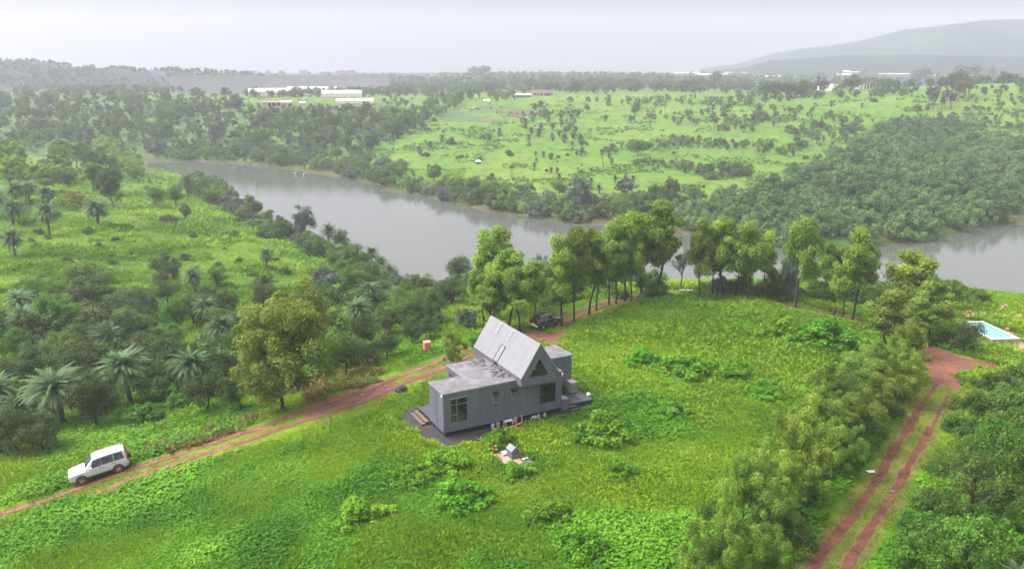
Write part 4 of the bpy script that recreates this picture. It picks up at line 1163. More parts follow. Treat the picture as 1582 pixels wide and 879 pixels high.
def ell_clumps(n, c, ax, r, rg, power=.55, noise=.22, zbias=0.0):
    d = rg.normal(size=(n, 3)); d /= np.linalg.norm(d, axis=1, keepdims=True)
    rad = rg.random(n) ** power
    ph = np.arctan2(d[:, 1], d[:, 0])
    lob = 1 + noise * np.sin(ph * 3 + rg.uniform(0, 6)) + noise * .7 * np.sin(ph * 2 + d[:, 2] * 4 + rg.uniform(0, 6))
    p = np.array(c) + d * rad[:, None] * np.array(ax) * lob[:, None]
    return np.concatenate([p, (r * rg.uniform(.5, 1.5, n))[:, None]], 1)


def leaf_mesh(name, parts, mat):
    V, F, T, o = [], [], [], 0
    for v, f, t in parts:
        V.append(v); F.append(f + o); T.append(t); o += len(v)
    return mesh_np(name, np.concatenate(V), np.concatenate(F), [mat], attrs={'tint': np.concatenate(T)})


def trunk_mesh(clumps, h0, r0, rg, mat, n_limbs=7, base=(0, 0), multi=1, lean=.04):
    mb = MB()
    for q in range(multi):
        bx, by = (0, 0) if multi == 1 else rg.normal(0, .05, 2)
        tx, ty = rg.normal(0, lean, 2)
        top = np.array([bx + tx, by + ty, h0])
        zs = clumps[:, 2].max() * .9
        end = np.array([bx + tx * 2.2, by + ty * 2.2, max(h0 + .1, zs)])
        mb.tube([(bx, by, -.04), (bx + tx * .3, by + ty * .3, h0 * .45), tuple(top), tuple(end)], [r0 * 1.25, r0, r0 * .75, r0 * .15], 7)
        for i in rg.choice(len(clumps), min(n_limbs, len(clumps)), replace=False):
            c = clumps[i, :3]; zz = min(max(h0 * .75, c[2] - .22), end[2] - .02); f = (zz - h0) / max(end[2] - h0, .01)
            s = top + (end - top) * max(0, f) if f > 0 else np.array([bx + tx * .9, by + ty * .9, zz])
            mid = (s + c) / 2 + np.array([0, 0, -.02]) + rg.normal(0, .015, 3)
            mb.tube([tuple(s), tuple(mid), tuple(c)], [r0 * .42, r0 * .28, r0 * .10], 5)
    return mb.mesh(name='trunk', mats=[mat], smooth_shade=True)


PROTO = {}      # kind -> list of (trunk mesh or None, crown mesh, nominal width)


def seeds(k): return np.random.default_rng(k)


def mk_acacia(mat, key, nv, seed0, w=.26, per=300, nC=40, size=.032, h0=.36, zc=.66, zr=.33):
    PROTO[key] = []
    for v in range(nv):
        rg = seeds(seed0 + v)
        cl = ell_clumps(nC, (0, 0, zc), (w, w, zr), .078, rg, .42, .16)
        taper = 1 - .45 * np.clip((cl[:, 2] - .72) / .3, 0, 1); cl[:, :2] *= taper[:, None]
        cl = np.concatenate([cl, ell_clumps(8, (rg.normal(0, .08), rg.normal(0, .08), .42), (w * .8, w * .8, .08), .06, rg)])
        cl[:, 2] = np.clip(cl[:, 2], max(.1, h0 * .72), .955)
        PROTO[key].append((trunk_mesh(cl, h0, .0145, rg, M_BARK, 10), leaf_mesh('crown', [crown(cl, per, size, rg, .42, squash=.8)], mat), w * 2.15))


mk_acacia(L_OLIVE, 'acacia', 5, 100)
mk_acacia(L_OLIVE, 'acacia_big', 2, 140, w=.40, per=430, nC=112, size=.024, h0=.15, zc=.55, zr=.44)
mk_acacia(L_OLIVE, 'acacia_low', 4, 160, w=.42, per=340, nC=66, size=.026, h0=.12, zc=.52, zr=.44)
mk_acacia(L_YEL, 'yellow', 1, 180, w=.42, per=100, nC=40, size=.04, h0=.2, zc=.55, zr=.38)


def mk_round(mat, key, nv, seed0, w=.5, per=120, nC=62, size=.045, h0=.2, zc=.56, zr=.40, r=.115, bark=M_BARK, aspect=.38, limbs=8, mean=.5, noise=.2):
    PROTO[key] = []
    for v in range(nv):
        rg = seeds(seed0 + v)
        cl = ell_clumps(nC, (0, 0, zc), (w * .86, w * .86, zr * .86), r, rg, .42, noise)
        cl[:, 2] = np.clip(cl[:, 2], h0 * .75, .93)
        PROTO[key].append((trunk_mesh(cl, h0, .026, rg, bark, limbs), leaf_mesh('crown', [crown(cl, per, size, rg, aspect, mean=mean)], mat), w * 2.1))


mk_round(L_DARK, 'mango', 4, 200)
mk_round(L_MID, 'broadleaf', 3, 220, w=.52)
mk_round(L_BRIGHT, 'fresh', 3, 240, w=.6, zc=.52, per=110, size=.06)
mk_round(L_GREY, 'silver', 2, 260, w=.55, zc=.5, zr=.45, per=85, size=.06, bark=M_BARKG, aspect=.5)
mk_round(L_GREY, 'leggy', 2, 270, w=.42, per=45, nC=26, size=.05, h0=.3, zc=.64, zr=.32, r=.09, bark=M_BARKG, limbs=16, noise=.4)
mk_round(L_MID, 'airy', 2, 280, w=.6, per=75, nC=46, size=.036, h0=.22, zc=.62, zr=.36, r=.10, limbs=20, noise=.35)
mk_round(L_BROWNT, 'eucalypt', 3, 290, w=.24, per=75, nC=30, size=.045, h0=.34, zc=.64, zr=.34, r=.085, bark=M_BARKG, limbs=8)
mk_round(L_DARK, 'banyan', 1, 300, w=.72, per=130, nC=70, size=.05, h0=.2, zc=.58, zr=.40, r=.12)


def mk_bush(mat, key, nv, seed0, w=.7, per=95, nC=40, size=.085, r=.2, up=.6, stems=True):
    PROTO[key] = []
    for v in range(nv):
        rg = seeds(seed0 + v)
        d = rg.normal(size=(nC, 3)); d[:, 2] = np.abs(d[:, 2]); d /= np.linalg.norm(d, axis=1, keepdims=True)
        p = d * (rg.random(nC) ** .4)[:, None] * np.array([w, w, .74]); p[:, :2] *= (1 + .2 * np.sin(3 * np.arctan2(p[:, 1], p[:, 0]) + v))[:, None]; p[:, 2] += .05
        cl = np.concatenate([p, (r * rg.uniform(.7, 1.2, nC))[:, None]], 1)
        PROTO[key].append((None, leaf_mesh('bush', [crown(cl, per, size, rg, .5, up=up)], mat), w * 2.15))


mk_bush(L_DARK, 'bush_dark', 3, 400)
mk_bush(L_MID, 'bush', 3, 420)
mk_bush(L_BRIGHT, 'bush_bright', 3, 440, size=.10)
mk_bush(L_GREY, 'bush_grey', 2, 460)
mk_bush(L_BROWNT, 'bush_brown', 2, 470)
mk_bush(L_OLIVE, 'bush_olive', 2, 480)
mk_bush(G_WEED, 'weed_mound', 4, 490, w=.9, per=120, nC=46, size=.12, r=.22)
mk_bush(L_WOOD, 'wood', 5, 500, w=.72, per=120, nC=36, size=.075, r=.15)


def mk_palm(key, nv, seed0, tz=.58, fl=.40, nf=84, pairs=20, lw=.0075, dead=26, ll=.058, tr=.028):
    PROTO[key] = []
    for v in range(nv):
        rg = seeds(seed0 + v); mb = MB()
        lx, ly = rg.normal(0, .02, 2)
        zz = np.linspace(-.03, tz, 9); mb.tube([(lx * (z_ / tz) ** 2, ly * (z_ / tz) ** 2, z_) for z_ in zz], [tr * (1.25 if k == 0 else (1 + .14 * (k % 2))) for k in range(9)], 8)
        tm = mb.mesh('trunk', [M_BARKP])

        def fronds(n, e0, e1, L, droop):
            Vs, Ts = [], []
            for i in range(n):
                az = i * 2.39996 + rg.normal(0, .12); el = e0 + (e1 - e0) * ((i + .5) / n) + rg.normal(0, .08)
                L_ = L * rg.uniform(.85, 1.1); s = np.linspace(0, 1, pairs + 2)[1:]
                e = el - droop * s ** 1.3
                ds = L_ / len(s); hor = np.cumsum(np.cos(e)) * ds; ver = np.cumsum(np.sin(e)) * ds
                hd = np.array([math.cos(az), math.sin(az), 0]); sd = np.array([-math.sin(az), math.cos(az), 0])
                c = np.array([lx, ly, tz]) + hd * hor[:, None] + np.array([0, 0, 1]) * ver[:, None]
                tang = hd * np.cos(e)[:, None] + np.array([0, 0, 1]) * np.sin(e)[:, None]
                tt = float(np.clip(rg.normal(.5, .15), 0, 1))
                for sg in (1, -1):
                    lf = ll * (np.sin(np.clip(s * .9 + .12, 0, 1) * math.pi) * .8 + .25)
                    dr_ = tang * .65 + sd * sg * .85 + np.array([0, 0, -.28]); dr_ /= np.linalg.norm(dr_, axis=1, keepdims=True)
                    wd = tang * lw
                    a = c - wd; b_ = c + wd; e_ = c + dr_ * lf[:, None]
                    Vs.append(np.stack([a, b_, e_ + wd * .35, e_ - wd * .35], 1).reshape(-1, 3)); Ts.append(np.clip(tt + rg.normal(0, .1, len(s)), 0, 1))
                w2 = sd * lw * .55
                Vs.append(np.stack([c[:-1] - w2, c[:-1] + w2, c[1:] + w2, c[1:] - w2], 1).reshape(-1, 3)); Ts.append(np.full(len(s) - 1, min(1, tt + .25)))
            V = np.concatenate(Vs); return V, np.arange(len(V)).reshape(-1, 4), np.concatenate(Ts)
        cr = leaf_mesh('crown', [fronds(nf, 1.5, -.55, fl, 1.25)], L_PALM)
        dd = leaf_mesh('dead_fronds', [fronds(dead, -.45, -1.15, fl * .72, .5)], L_PALMDRY) if dead else None
        PROTO[key].append((tm, cr, fl * 1.75, dd))


mk_palm('palm', 3, 600)
mk_palm('palm_low', 2, 610, tz=.42, fl=.52, nf=70, tr=.038, ll=.08, pairs=20, lw=.009)
mk_palm('palm_far', 3, 620, tz=.52, fl=.46, nf=30, pairs=8, lw=.026, dead=8, tr=.05, ll=.11)
mk_palm('palm_tall', 1, 630, tz=.84, fl=.19, nf=22, pairs=7, lw=.014, dead=6, tr=.014, ll=.07)


def join_proto(key, src, per, size, nC, w, zc, zr, mat, bark, seed0, nv=3, r=.15, h0=.2):
    """one-mesh version for trees only a few pixels tall"""
    PROTO[key] = []
    for v in range(nv):
        rg = seeds(seed0 + v); cl = ell_clumps(nC, (0, 0, zc), (w * .85, w * .85, zr * .85), r, rg, .45, .25); cl[:, 2] = np.clip(cl[:, 2], .12, .9)
        V, F, T = crown(cl, per, size, rg, .5)
        a = np.arange(5) * 2 * math.pi / 5
        tv = np.concatenate([np.stack([.04 * np.cos(a), .04 * np.sin(a), a * 0 - .05], 1), np.stack([.025 * np.cos(a), .025 * np.sin(a), a * 0 + zc], 1)])
        tf_ = np.array([(k, (k + 1) % 5, 5 + (k + 1) % 5, 5 + k) for k in range(5)]) + len(V)
        me = mesh_np('far_tree', np.concatenate([V, tv]), np.concatenate([F, tf_]), [mat, bark], midx=[0] * len(F) + [1] * 5, attrs={'tint': np.concatenate([T, np.full(5, .5)])})
        PROTO[key].append((None, me, w * 2.1))


join_proto('far_dark', None, 50, .10, 20, .55, .52, .46, L_DARK, M_BARK, 700)
join_proto('far_mid', None, 50, .10, 20, .55, .52, .46, L_MID, M_BARK, 710)
join_proto('far_grey', None, 45, .10, 18, .55, .52, .46, L_BROWNT, M_BARKG, 720)
join_proto('far_olive', None, 50, .10, 20, .42, .58, .40, L_OLIVE, M_BARK, 730)

CATS = {'acacia': ('acacia_tree', 'acacia tree'), 'acacia_big': ('acacia_tree', 'acacia tree'), 'acacia_low': ('acacia_tree', 'acacia tree'), 'yellow': ('tree', 'tree'), 'mango': ('mango_tree', 'mango tree'), 'broadleaf': ('tree', 'tree'),
        'fresh': ('tree', 'tree'), 'silver': ('tree', 'tree'), 'leggy': ('tree', 'tree'), 'airy': ('tree', 'tree'), 'eucalypt': ('tree', 'tree'), 'banyan': ('tree', 'tree'),
        'wood': ('riverside_tree', 'tree'), 'palm': ('palm_tree', 'palm tree'), 'palm_low': ('palm_tree', 'palm tree'), 'palm_far': ('palm_tree', 'palm tree'), 'palm_tall': ('palm_tree', 'palm tree'),
        'weed_mound': ('weed_mound', 'weed clump')}
_count = {}
SHRUBS = []       # planted at the end: the 290 that show largest as objects, the rest as one mass


def plant_at(kind, p, H, W=None, label=None, group=None, rot=None, now=False):
    shrubby = label is not None and (label.split(' ')[0] in ('shrub', 'leafy') or 'shrub ' in label)
    var = PROTO[kind]; k = _count.get(kind, random.randrange(9)); _count[kind] = k + 1
    pr_ = var[k % len(var)]
    nm, cat = CATS.get(kind, ('bush', 'bush') if 'bush' in kind else ('tree', 'tree'))
    if label and 'bush' in label.split(' filling')[0].split(): nm, cat = 'bush', 'bush'
    if shrubby: nm, cat = 'shrub', 'shrub'
    sx = H if W is None else W / pr_[2]
    if nm == 'shrub' and not now:
        SHRUBS.append((H / np.linalg.norm(np.array(p) - np.array([0, 0, CAMZ])), kind, tuple(p), H, W, label, group)); return None
    if pr_[0] is None:
        root = link(nm, pr_[1], label=label, cat=cat, group=group, loc=p)
    else:
        root = link(nm, None, label=label, cat=cat, group=group, loc=p)
        link('trunk', pr_[0], root); link('crown', pr_[1], root)
        if len(pr_) > 3 and pr_[3]: link('dead_fronds', pr_[3], root)
    root.scale = (sx, sx, H); tl = .10 if 'palm' in kind else .03
    root.rotation_euler = (random.gauss(0, tl), random.gauss(0, tl), random.uniform(0, 6.28) if rot is None else rot)
    return root


def plant(kind, u, v, hpx, wpx=None, label=None, group=None):
    p = hit(u, v); k_ = px_m(p); elev = math.atan2(CAMZ - p[2], np.hypot(p[0], p[1]))
    if kind == 'palm' and hpx > 50: hpx, wpx = hpx * .93, wpx * .93
    H = hpx * k_ / max(.75, math.cos(elev))
    plant_at(kind, p, H, None if wpx is None else wpx * k_, label, group)


ORD = ['first', 'second', 'third', 'fourth', 'fifth', 'sixth', 'seventh', 'eighth', 'ninth', 'tenth', 'eleventh', 'twelfth', 'thirteenth', 'fourteenth', 'fifteenth']
# the tall row along the track beyond the house
for k, (u, v, top, w_) in enumerate([(868, 504, 372, 60), (887, 496, 358, 55), (909, 486, 352, 62), (921, 480, 358, 50), (941, 471, 350, 55), (952, 469, 356, 48), (966, 465, 334, 64), (976, 465, 345, 46), (991, 457, 317, 66), (1014, 457, 316, 74)]):
    plant('acacia', u, v, v - top, w_, '%s tall olive tree from the black hatchback in the row along the track' % ORD[k], 'tall trees in the row along the track')
for k, (u, v, top, w_) in enumerate([(1081, 461, 343, 48), (1101, 456, 348, 44), (1117, 459, 336, 58), (1136, 459, 352, 44), (1154, 465, 346, 58), (1178, 458, 362, 44)]):
    plant('acacia', u, v, v - top, w_, '%s tree of the lakeside group after the gap in the row' % ORD[k], 'tall trees in the second group by the river')
for u, v, top, w_, lab in [(1229, 475, 343, 62, 'tall narrow olive tree standing alone between the two river tree groups'), (1270, 462, 372, 40, 'slim tree with a long bare trunk behind the pale path end'),
                           (1297, 462, 372, 48, 'slim tree by the water just behind the forked twin trees'), (1303, 490, 392, 44, 'thinner of two leaning trees beside the red track end'),
                           (1317, 495, 360, 74, 'broader of two leaning trees beside the red track end'), (1397, 500, 392, 82, 'large olive tree behind the diagonal row, near the river'),
                           (1436, 520, 428, 70, 'olive tree next to the dark bush by the swimming pool'), (1467, 480, 427, 34, 'small olive tree at the lake edge left of the pool'),
                           (1367, 545, 450, 74, 'yellowish olive tree at the far end of the diagonal row'), (1418, 528, 462, 60, 'olive tree leaning over the half hidden dark car')]:
    plant('acacia', u, v, v - top, w_, lab)
# potted plant on the right deck
t = link('potted_plant', None, label='leafy potted plant on the right deck beside the air conditioner', cat='plant pot'); at_house(t, 12.3, 2.2, ZB - .01)
MB().tube([(0, 0, 0), (0, 0, .38)], [.16, .24], 12).obj('pot', M_FRAME, t)
o = link('foliage', PROTO['bush'][0][1], t); o.location = (0, 0, .3); o.scale = (.55, .55, .95)
# the clump behind the house
for u, v, top, w_, lab in [(764, 492, 357, 66, 'tallest olive tree behind the cabin, yellow-tipped crown'), (785, 508, 384, 74, 'middle olive tree behind the ridge of the cabin roof'),
                           (804, 514, 402, 64, 'olive tree behind the cabin with twin trunks by the red earth'), (762, 515, 424, 56, 'low olive tree touching the back of the pale roof'),
                           (748, 498, 400, 50, 'slender olive tree at the back left of the cabin'), (826, 492, 405, 46, 'olive tree between the cabin clump and the black hatchback')]:
    plant('acacia', u, v, v - top, w_, lab, 'olive trees clumped behind the cabin')
plant('acacia_big', 438, 632, 186, 172, 'big spreading olive tree standing beside the bend of the rutted road')
plant('acacia_low', 700, 563, 56, 46, 'small olive tree on the verge between coral tank and cabin')
# diagonal row beside the right-hand ruts
for k, (u, v, top, w_) in enumerate([(1388, 590, 478, 84), (1352, 606, 515, 86), (1322, 620, 538, 92), (1384, 622, 530, 76), (1345, 650, 566, 90), (1288, 662, 552, 96), (1312, 690, 590, 96), (1262, 700, 592, 92),
                                     (1236, 770, 614, 116), (1300, 730, 640, 84), (1190, 800, 672, 104), (1150, 838, 690, 112), (1205, 832, 745, 84), (1100, 934, 788, 132), (1176, 905, 806, 90)]):
    plant('acacia_low', u, v, v - top, w_ * .92, '%s tree, counted from the red earth patch, in the diagonal olive row by the ruts' % ORD[k], 'olive trees in the diagonal row')
for k, (u, v, h, w_) in enumerate([(1268, 735, 34, 60), (1310, 700, 30, 50), (1215, 810, 44, 70), (1250, 780, 34, 52), (1345, 668, 26, 46), (1230, 850, 44, 66), (1165, 890, 46, 64), (1375, 640, 22, 40)]):
    plant('bush', u, v, h, w_, 'green bush at the foot of the diagonal olive row beside the ruts', 'bushes under the diagonal olive row')
# lower right corner
for kind, u, v, h, w_, lab in [('airy', 1500, 812, 150, 140, 'open-crowned tree with dark forking branches right of the ruts'), ('fresh', 1546, 745, 110, 110, 'leafy tree behind the open-crowned tree at the right edge'),
                               ('fresh', 1500, 900, 118, 130, 'dense leafy tree in front of the open-crowned tree'), ('fresh', 1424, 905, 88, 106, 'yellow-green round tree beside the end of the ruts at the bottom'),
                               ('broadleaf', 1590, 830, 150, 120, 'leafy tree cut by the right edge below the open-crowned tree'), ('bush', 1560, 640, 52, 84, 'broad leafy bush on the bank right of the puddle'),
                               ('bush', 1585, 600, 50, 70, 'leafy bush at the right edge below the pool'), ('bush', 1578, 700, 60, 76, 'leafy bush at the right edge above the large trees'),
                               ('bush', 1455, 735, 36, 56, 'low green bush left of the open-crowned tree'), ('bush', 1440, 790, 38, 60, 'low green bush between ruts and leafy trees'),
                               ('bush_bright', 1405, 820, 28, 40, 'small bright bush at the edge of the right rut'), ('bush_dark', 1540, 600, 34, 40, 'dark bush at the right end of the red earth patch'),
                               ('palm_low', 1560, 940, 92, 80, 'young palm with grey fronds in the bottom right corner')]:
    plant(kind, u, v, h, w_, lab)
plant('mango', 1490, 545, 55, 52, 'dark round bushy tree standing in front of the swimming pool')
plant('bush_dark', 1468, 535, 36, 40, 'dark bush between the dark car and the round bushy tree')
plant('bush', 1508, 468, 26, 56, 'spreading grey-green bush on the lake edge above the pool')
# between the trunks by the river
for kind, u, v, h, w_, lab in [('leggy', 1051, 447, 68, 48, 'pale leafy tree with bare branches in the gap of the row'), ('silver', 1213, 464, 62, 52, 'grey-green bushy tree at the water behind the lone tall tree'),
                               ('bush', 1180, 458, 26, 50, 'green bush under the right end of the lakeside group'), ('mango', 1195, 462, 44, 40, 'dark tree between lakeside group and lone tall tree'),
                               ('bush', 1265, 463, 32, 54, 'green bush behind the slim bare trunk by the water'), ('bush', 1345, 470, 40, 66, 'green bush between twin trees and the large olive tree'),
                               ('leggy', 838, 455, 66, 44, 'pale bare-branched tree between the cabin clump and the row'), ('broadleaf', 852, 470, 60, 60, 'mid-green tree behind the start of the tall row'),
                               ('bush', 1090, 452, 22, 40, 'low bush at the foot of the lakeside group'), ('bush_dark', 1128, 456, 26, 40, 'dark bush between trunks of the lakeside group')]:
    plant(kind, u, v, h, w_, lab)
# near left: the wooded dip with palms
for kind, u, v, h, w_, lab in [('palm', 203, 625, 102, 92, 'large palm with hanging dead fronds behind the leafy bushes'), ('palm', 99, 655, 104, 104, 'widest palm, above the rounded bush near the white car'),
                               ('palm', 300, 612, 84, 78, 'palm behind the brown-leaved tree left of the big olive tree'), ('palm', 336, 548, 76, 54, 'palm with a long dry skirt left above the big olive tree'),
                               ('palm', 324, 505, 54, 50, 'pale palm just behind the palm with the long dry skirt'), ('palm', 362, 530, 58, 44, 'palm half hidden behind the big olive tree'),
                               ('palm', 303, 455, 54, 42, 'lone palm on the open slope above the wooded dip'), ('palm', 47, 520, 60, 58, 'palm with drooping fronds beside the pale green tree'),
                               ('palm', 34, 490, 52, 52, 'palm behind another palm at the left edge of the dip'), ('palm', 8, 650, 88, 70, 'palm at the left edge beyond the widest palm'),
                               ('palm_low', 34, 660, 72, 56, 'small palm between the left edge and the widest palm'), ('palm_low', 2, 700, 100, 60, 'palm cut by the left edge above the road'),
                               ('palm_low', 163, 545, 56, 62, 'stemless palm among dark trees in the middle of the dip'), ('palm_low', 72, 560, 42, 40, 'small grey palm among dark trees in the dip'),
                               ('palm', 558, 514, 64, 56, 'palm with dense crown above the orchard trees'), ('palm', 571, 482, 56, 52, 'palm behind the dense-crowned palm near the river'),
                               ('palm', 573, 412, 36, 28, 'highest of three palms on the river bank'), ('palm', 588, 428, 38, 30, 'middle of three palms on the river bank'), ('palm', 603, 442, 40, 30, 'lowest of three palms on the river bank'),
                               ('palm', 508, 378, 38, 30, 'palm on the bank beside the silvery tree by the water'), ('palm_low', 619, 470, 38, 34, 'small palm at the water below the three bank palms'),
                               ('palm', 412, 418, 40, 32, 'lone palm on the bright slope near the river'), ('palm', 24, 396, 50, 40, 'palm with thin trunk lowest on the left slope'),
                               ('palm', 77, 364, 65, 46, 'tall palm with clear trunk on the left slope'), ('palm', 152, 350, 52, 56, 'wide palm beside the yellow tree on the left slope'),
                               ('palm', 20, 348, 46, 42, 'palm directly above the lowest left slope palm'), ('palm', 25, 316, 42, 42, 'palm at the left edge near the hill trees'),
                               ('palm', 46, 314, 40, 36, 'palm close beside the palm at the left edge'), ('palm', 77, 320, 36, 36, 'palm just behind the tall palm with clear trunk'),
                               ('palm', 291, 304, 40, 28, 'grey palm by the water at the end of the hill trees'), ('palm', 16, 294, 26, 22, 'small palm on the bright grass under the hill trees'),
                               ('palm_low', 0, 320, 44, 40, 'palm cut by the left edge on the slope'), ('palm_low', 1008, 0, 1, 1, None)]:
    if lab: plant(kind, u, v, h, w_, lab)
for kind, u, v, h, w_, lab in [('mango', 68, 698, 66, 84, 'rounded leafy bush-like tree beside the road above the white car'), ('bush_bright', 226, 655, 38, 62, 'bright leafy bush in front of the large palm'),
                               ('bush_bright', 275, 632, 30, 44, 'bright bush beside the dark flat rock'), ('bush', 196, 652, 26, 40, 'leafy green bush left of the bright bush by the road'),
                               ('mango', 318, 640, 72, 76, 'brown-green rounded tree in front of the palm near the road'), ('mango', 362, 640, 62, 52, 'small dark tree beside the big olive tree trunk'),
                               ('mango', 30, 700, 80, 70, 'dark tree in shade at the left edge beyond the road'), ('mango', 150, 660, 90, 90, 'dark tree between the two large palms'),
                               ('fresh', 96, 520, 74, 84, 'pale green layered tree in the wooded dip'), ('fresh', 30, 545, 44, 56, 'bright green bush-like tree at the left of the dip'),
                               ('fresh', 273, 512, 60, 46, 'tall bright green tree above the dark thicket'), ('fresh', 262, 540, 44, 56, 'bright green tree right of the stemless palm'),
                               ('mango', 60, 590, 64, 90, 'dark tree behind the widest palm'), ('mango', 130, 590, 66, 90, 'dark tree above the widest palm, under the pale tree'),
                               ('mango', 130, 545, 50, 70, 'dark brownish tree left of the stemless palm'), ('mango', 240, 565, 60, 80, 'dark tree right above the large palm'),
                               ('mango', 250, 620, 62, 84, 'dark tree right of the large palm'), ('broadleaf', 205, 520, 46, 74, 'mid-green tree above the stemless palm'),
                               ('mango', 290, 585, 54, 70, 'dark tree behind the palm near the brown-green tree'), ('mango', 345, 600, 60, 60, 'dark tree left of the big olive tree'),
                               ('mango', 222, 480, 42, 72, 'dark tree at the upper edge of the dip'), ('mango', 186, 490, 38, 60, 'grey-green tree beside the upper dark tree'),
                               ('mango', 130, 470, 34, 60, 'low dark tree at the upper left of the dip'), ('broadleaf', 62, 468, 44, 60, 'leafy green tree beside the left palms'),
                               ('mango', 300, 500, 46, 60, 'dark tree left of the pale palm'), ('mango', 408, 480, 50, 60, 'dark tree behind the big olive tree crown'),
                               ('mango', 534, 582, 72, 62, 'dark orchard tree right of the big olive tree'), ('mango', 500, 540, 60, 56, 'dark tree against the big olive tree crown'),
                               ('mango', 600, 551, 42, 48, 'low orchard tree with forked trunk by the road'), ('mango', 636, 533, 44, 44, 'round orchard tree nearest the coral tank'),
                               ('mango', 664, 523, 38, 42, 'small round orchard tree above the coral tank'), ('mango', 570, 565, 44, 56, 'dark orchard tree left of the forked one'),
                               ('mango', 600, 520, 46, 56, 'dark orchard tree behind the forked one'), ('mango', 662, 500, 50, 64, 'wide dark tree above the orchard'),
                               ('mango', 646, 470, 50, 62, 'dark round tree at the river end of the orchard'), ('mango', 708, 442, 50, 44, 'dark tree at the water left of the cabin clump'),
                               ('mango', 697, 470, 44, 56, 'dark tree below the dark waterside tree'), ('silver', 724, 508, 34, 40, 'small silvery bush-tree left of the cabin clump'),
                               ('bush_bright', 736, 533, 18, 40, 'bright bush at the back left corner of the cabin'), ('broadleaf', 728, 472, 40, 50, 'green tree left of the tallest olive tree'),
                               ('bush', 640, 500, 24, 44, 'green bush between the orchard trees'), ('bush_bright', 612, 492, 24, 56, 'bright bush in the middle of the orchard'), ('bush_bright', 590, 470, 22, 40, 'bright bush behind the dense-crowned palm'),
                               ('bush_bright', 700, 535, 16, 34, 'bright low bush left of the silvery bush'), ('broadleaf', 545, 412, 36, 46, 'round bright tree on the bank above three palms'),
                               ('silver', 468, 366, 48, 48, 'silvery open tree standing by the water'), ('mango', 392, 336, 28, 30, 'dark tree at the water at the end of the bank thicket'),
                               ('mango', 528, 388, 38, 30, 'dark tree between the bank palm and the bright round tree'), ('broadleaf', 540, 455, 44, 60, 'green tree above the dense-crowned palm'),
                               ('silver', 505, 452, 40, 60, 'grey-green thicket tree behind the big olive tree'), ('broadleaf', 480, 478, 44, 56, 'green tree right above the big olive tree'),
                               ('palm_low', 668, 432, 22, 36, 'small pale palm at the water left of the dark tree')]:
    plant(kind, u, v, h, w_, lab)
# the hill trees, upper left
for kind, u, v, h, w_, lab in [('acacia', 98, 262, 48, 40, 'tallest of the hill trees at the upper left'), ('acacia', 145, 298, 52, 34, 'olive hill tree left of the dark tall one'),
                               ('mango', 176, 320, 64, 46, 'tall dark hill tree standing before the grove'), ('yellow', 124, 325, 34, 40, 'yellow-green tree beside the wide palm'),
                               ('mango', 288, 342, 28, 20, 'small dark round tree alone on the slope'), ('broadleaf', 243, 320, 36, 42, 'round tree at the lower end of the hill grove'),
                               ('broadleaf', 272, 318, 34, 36, 'green tree at the water end of the hill grove'), ('mango', 105, 290, 30, 30, 'dark tree under the hill grove on bright grass'),
                               ('bush_brown', 262, 345, 16, 40, 'brown-green bush left of the small dark round tree'), ('bush_olive', 352, 366, 22, 38, 'round olive bush on the slope near the river')]:
    plant(kind, u, v, h, w_, lab)
rs_ = random.Random(21)
for k in range(30):
    u = rs_.uniform(-40, 232); v = 272 + 12 * math.sin(u / 40) - max(0, (60 - u)) * .1 + rs_.uniform(-16, 14) + max(0, (u - 180) * .25)
    plant('acacia_low' if k % 3 else 'broadleaf', u, v, rs_.uniform(30, 48), rs_.uniform(34, 46), 'rounded olive tree in the grove along the left hilltop', 'trees of the left hilltop grove')


# ------------------------------------------------------------------ scattered plants
def in_poly(uv, poly):
    return sdist(uv[:, 0], uv[:, 1], np.array(poly, float)) < 0


def scatter(poly, n, dmin, seed, weight=0.0, clump=None):
    """world points spread over the ground seen inside an outline, no two closer than dmin metres"""
    rg = seeds(seed); P = np.array(poly, float); lo, hi = P.min(0), P.max(0)
    uv = lo + (hi - lo) * rg.random((n * 14, 2)); uv = uv[in_poly(uv, poly)]
    pts = hits(uv); pts = pts[sdist(pts[:, 0], pts[:, 1], RIVER) > .1]
    if clump: pts = pts[fbm(pts[:, 0] / clump, pts[:, 1] / clump, seed, 3) > .52]
    if weight:
        dd = np.hypot(pts[:, 0], pts[:, 1]); keep = rg.random(len(dd)) < (dd / dd.max()) ** weight; pts = pts[keep]
    out_ = []
    for p in pts:
        if len(out_) >= n: break
        if not out_ or (np.hypot(*(np.array(out_)[:, :2] - p[:2]).T) > dmin).all(): out_.append(p)
    return np.array(out_)


def fill(poly, n, dmin, seed, kinds, hr, label, group, clump=None, weight=0.0):
    rs2 = random.Random(seed)
    for p in scatter(poly, n, dmin, seed, weight, clump):
        kd = rs2.choice(kinds); H = rs2.uniform(*hr)
        plant_at(kd, p, H, None, label if isinstance(label, str) else label[kd], group if isinstance(group, str) else group[kd])


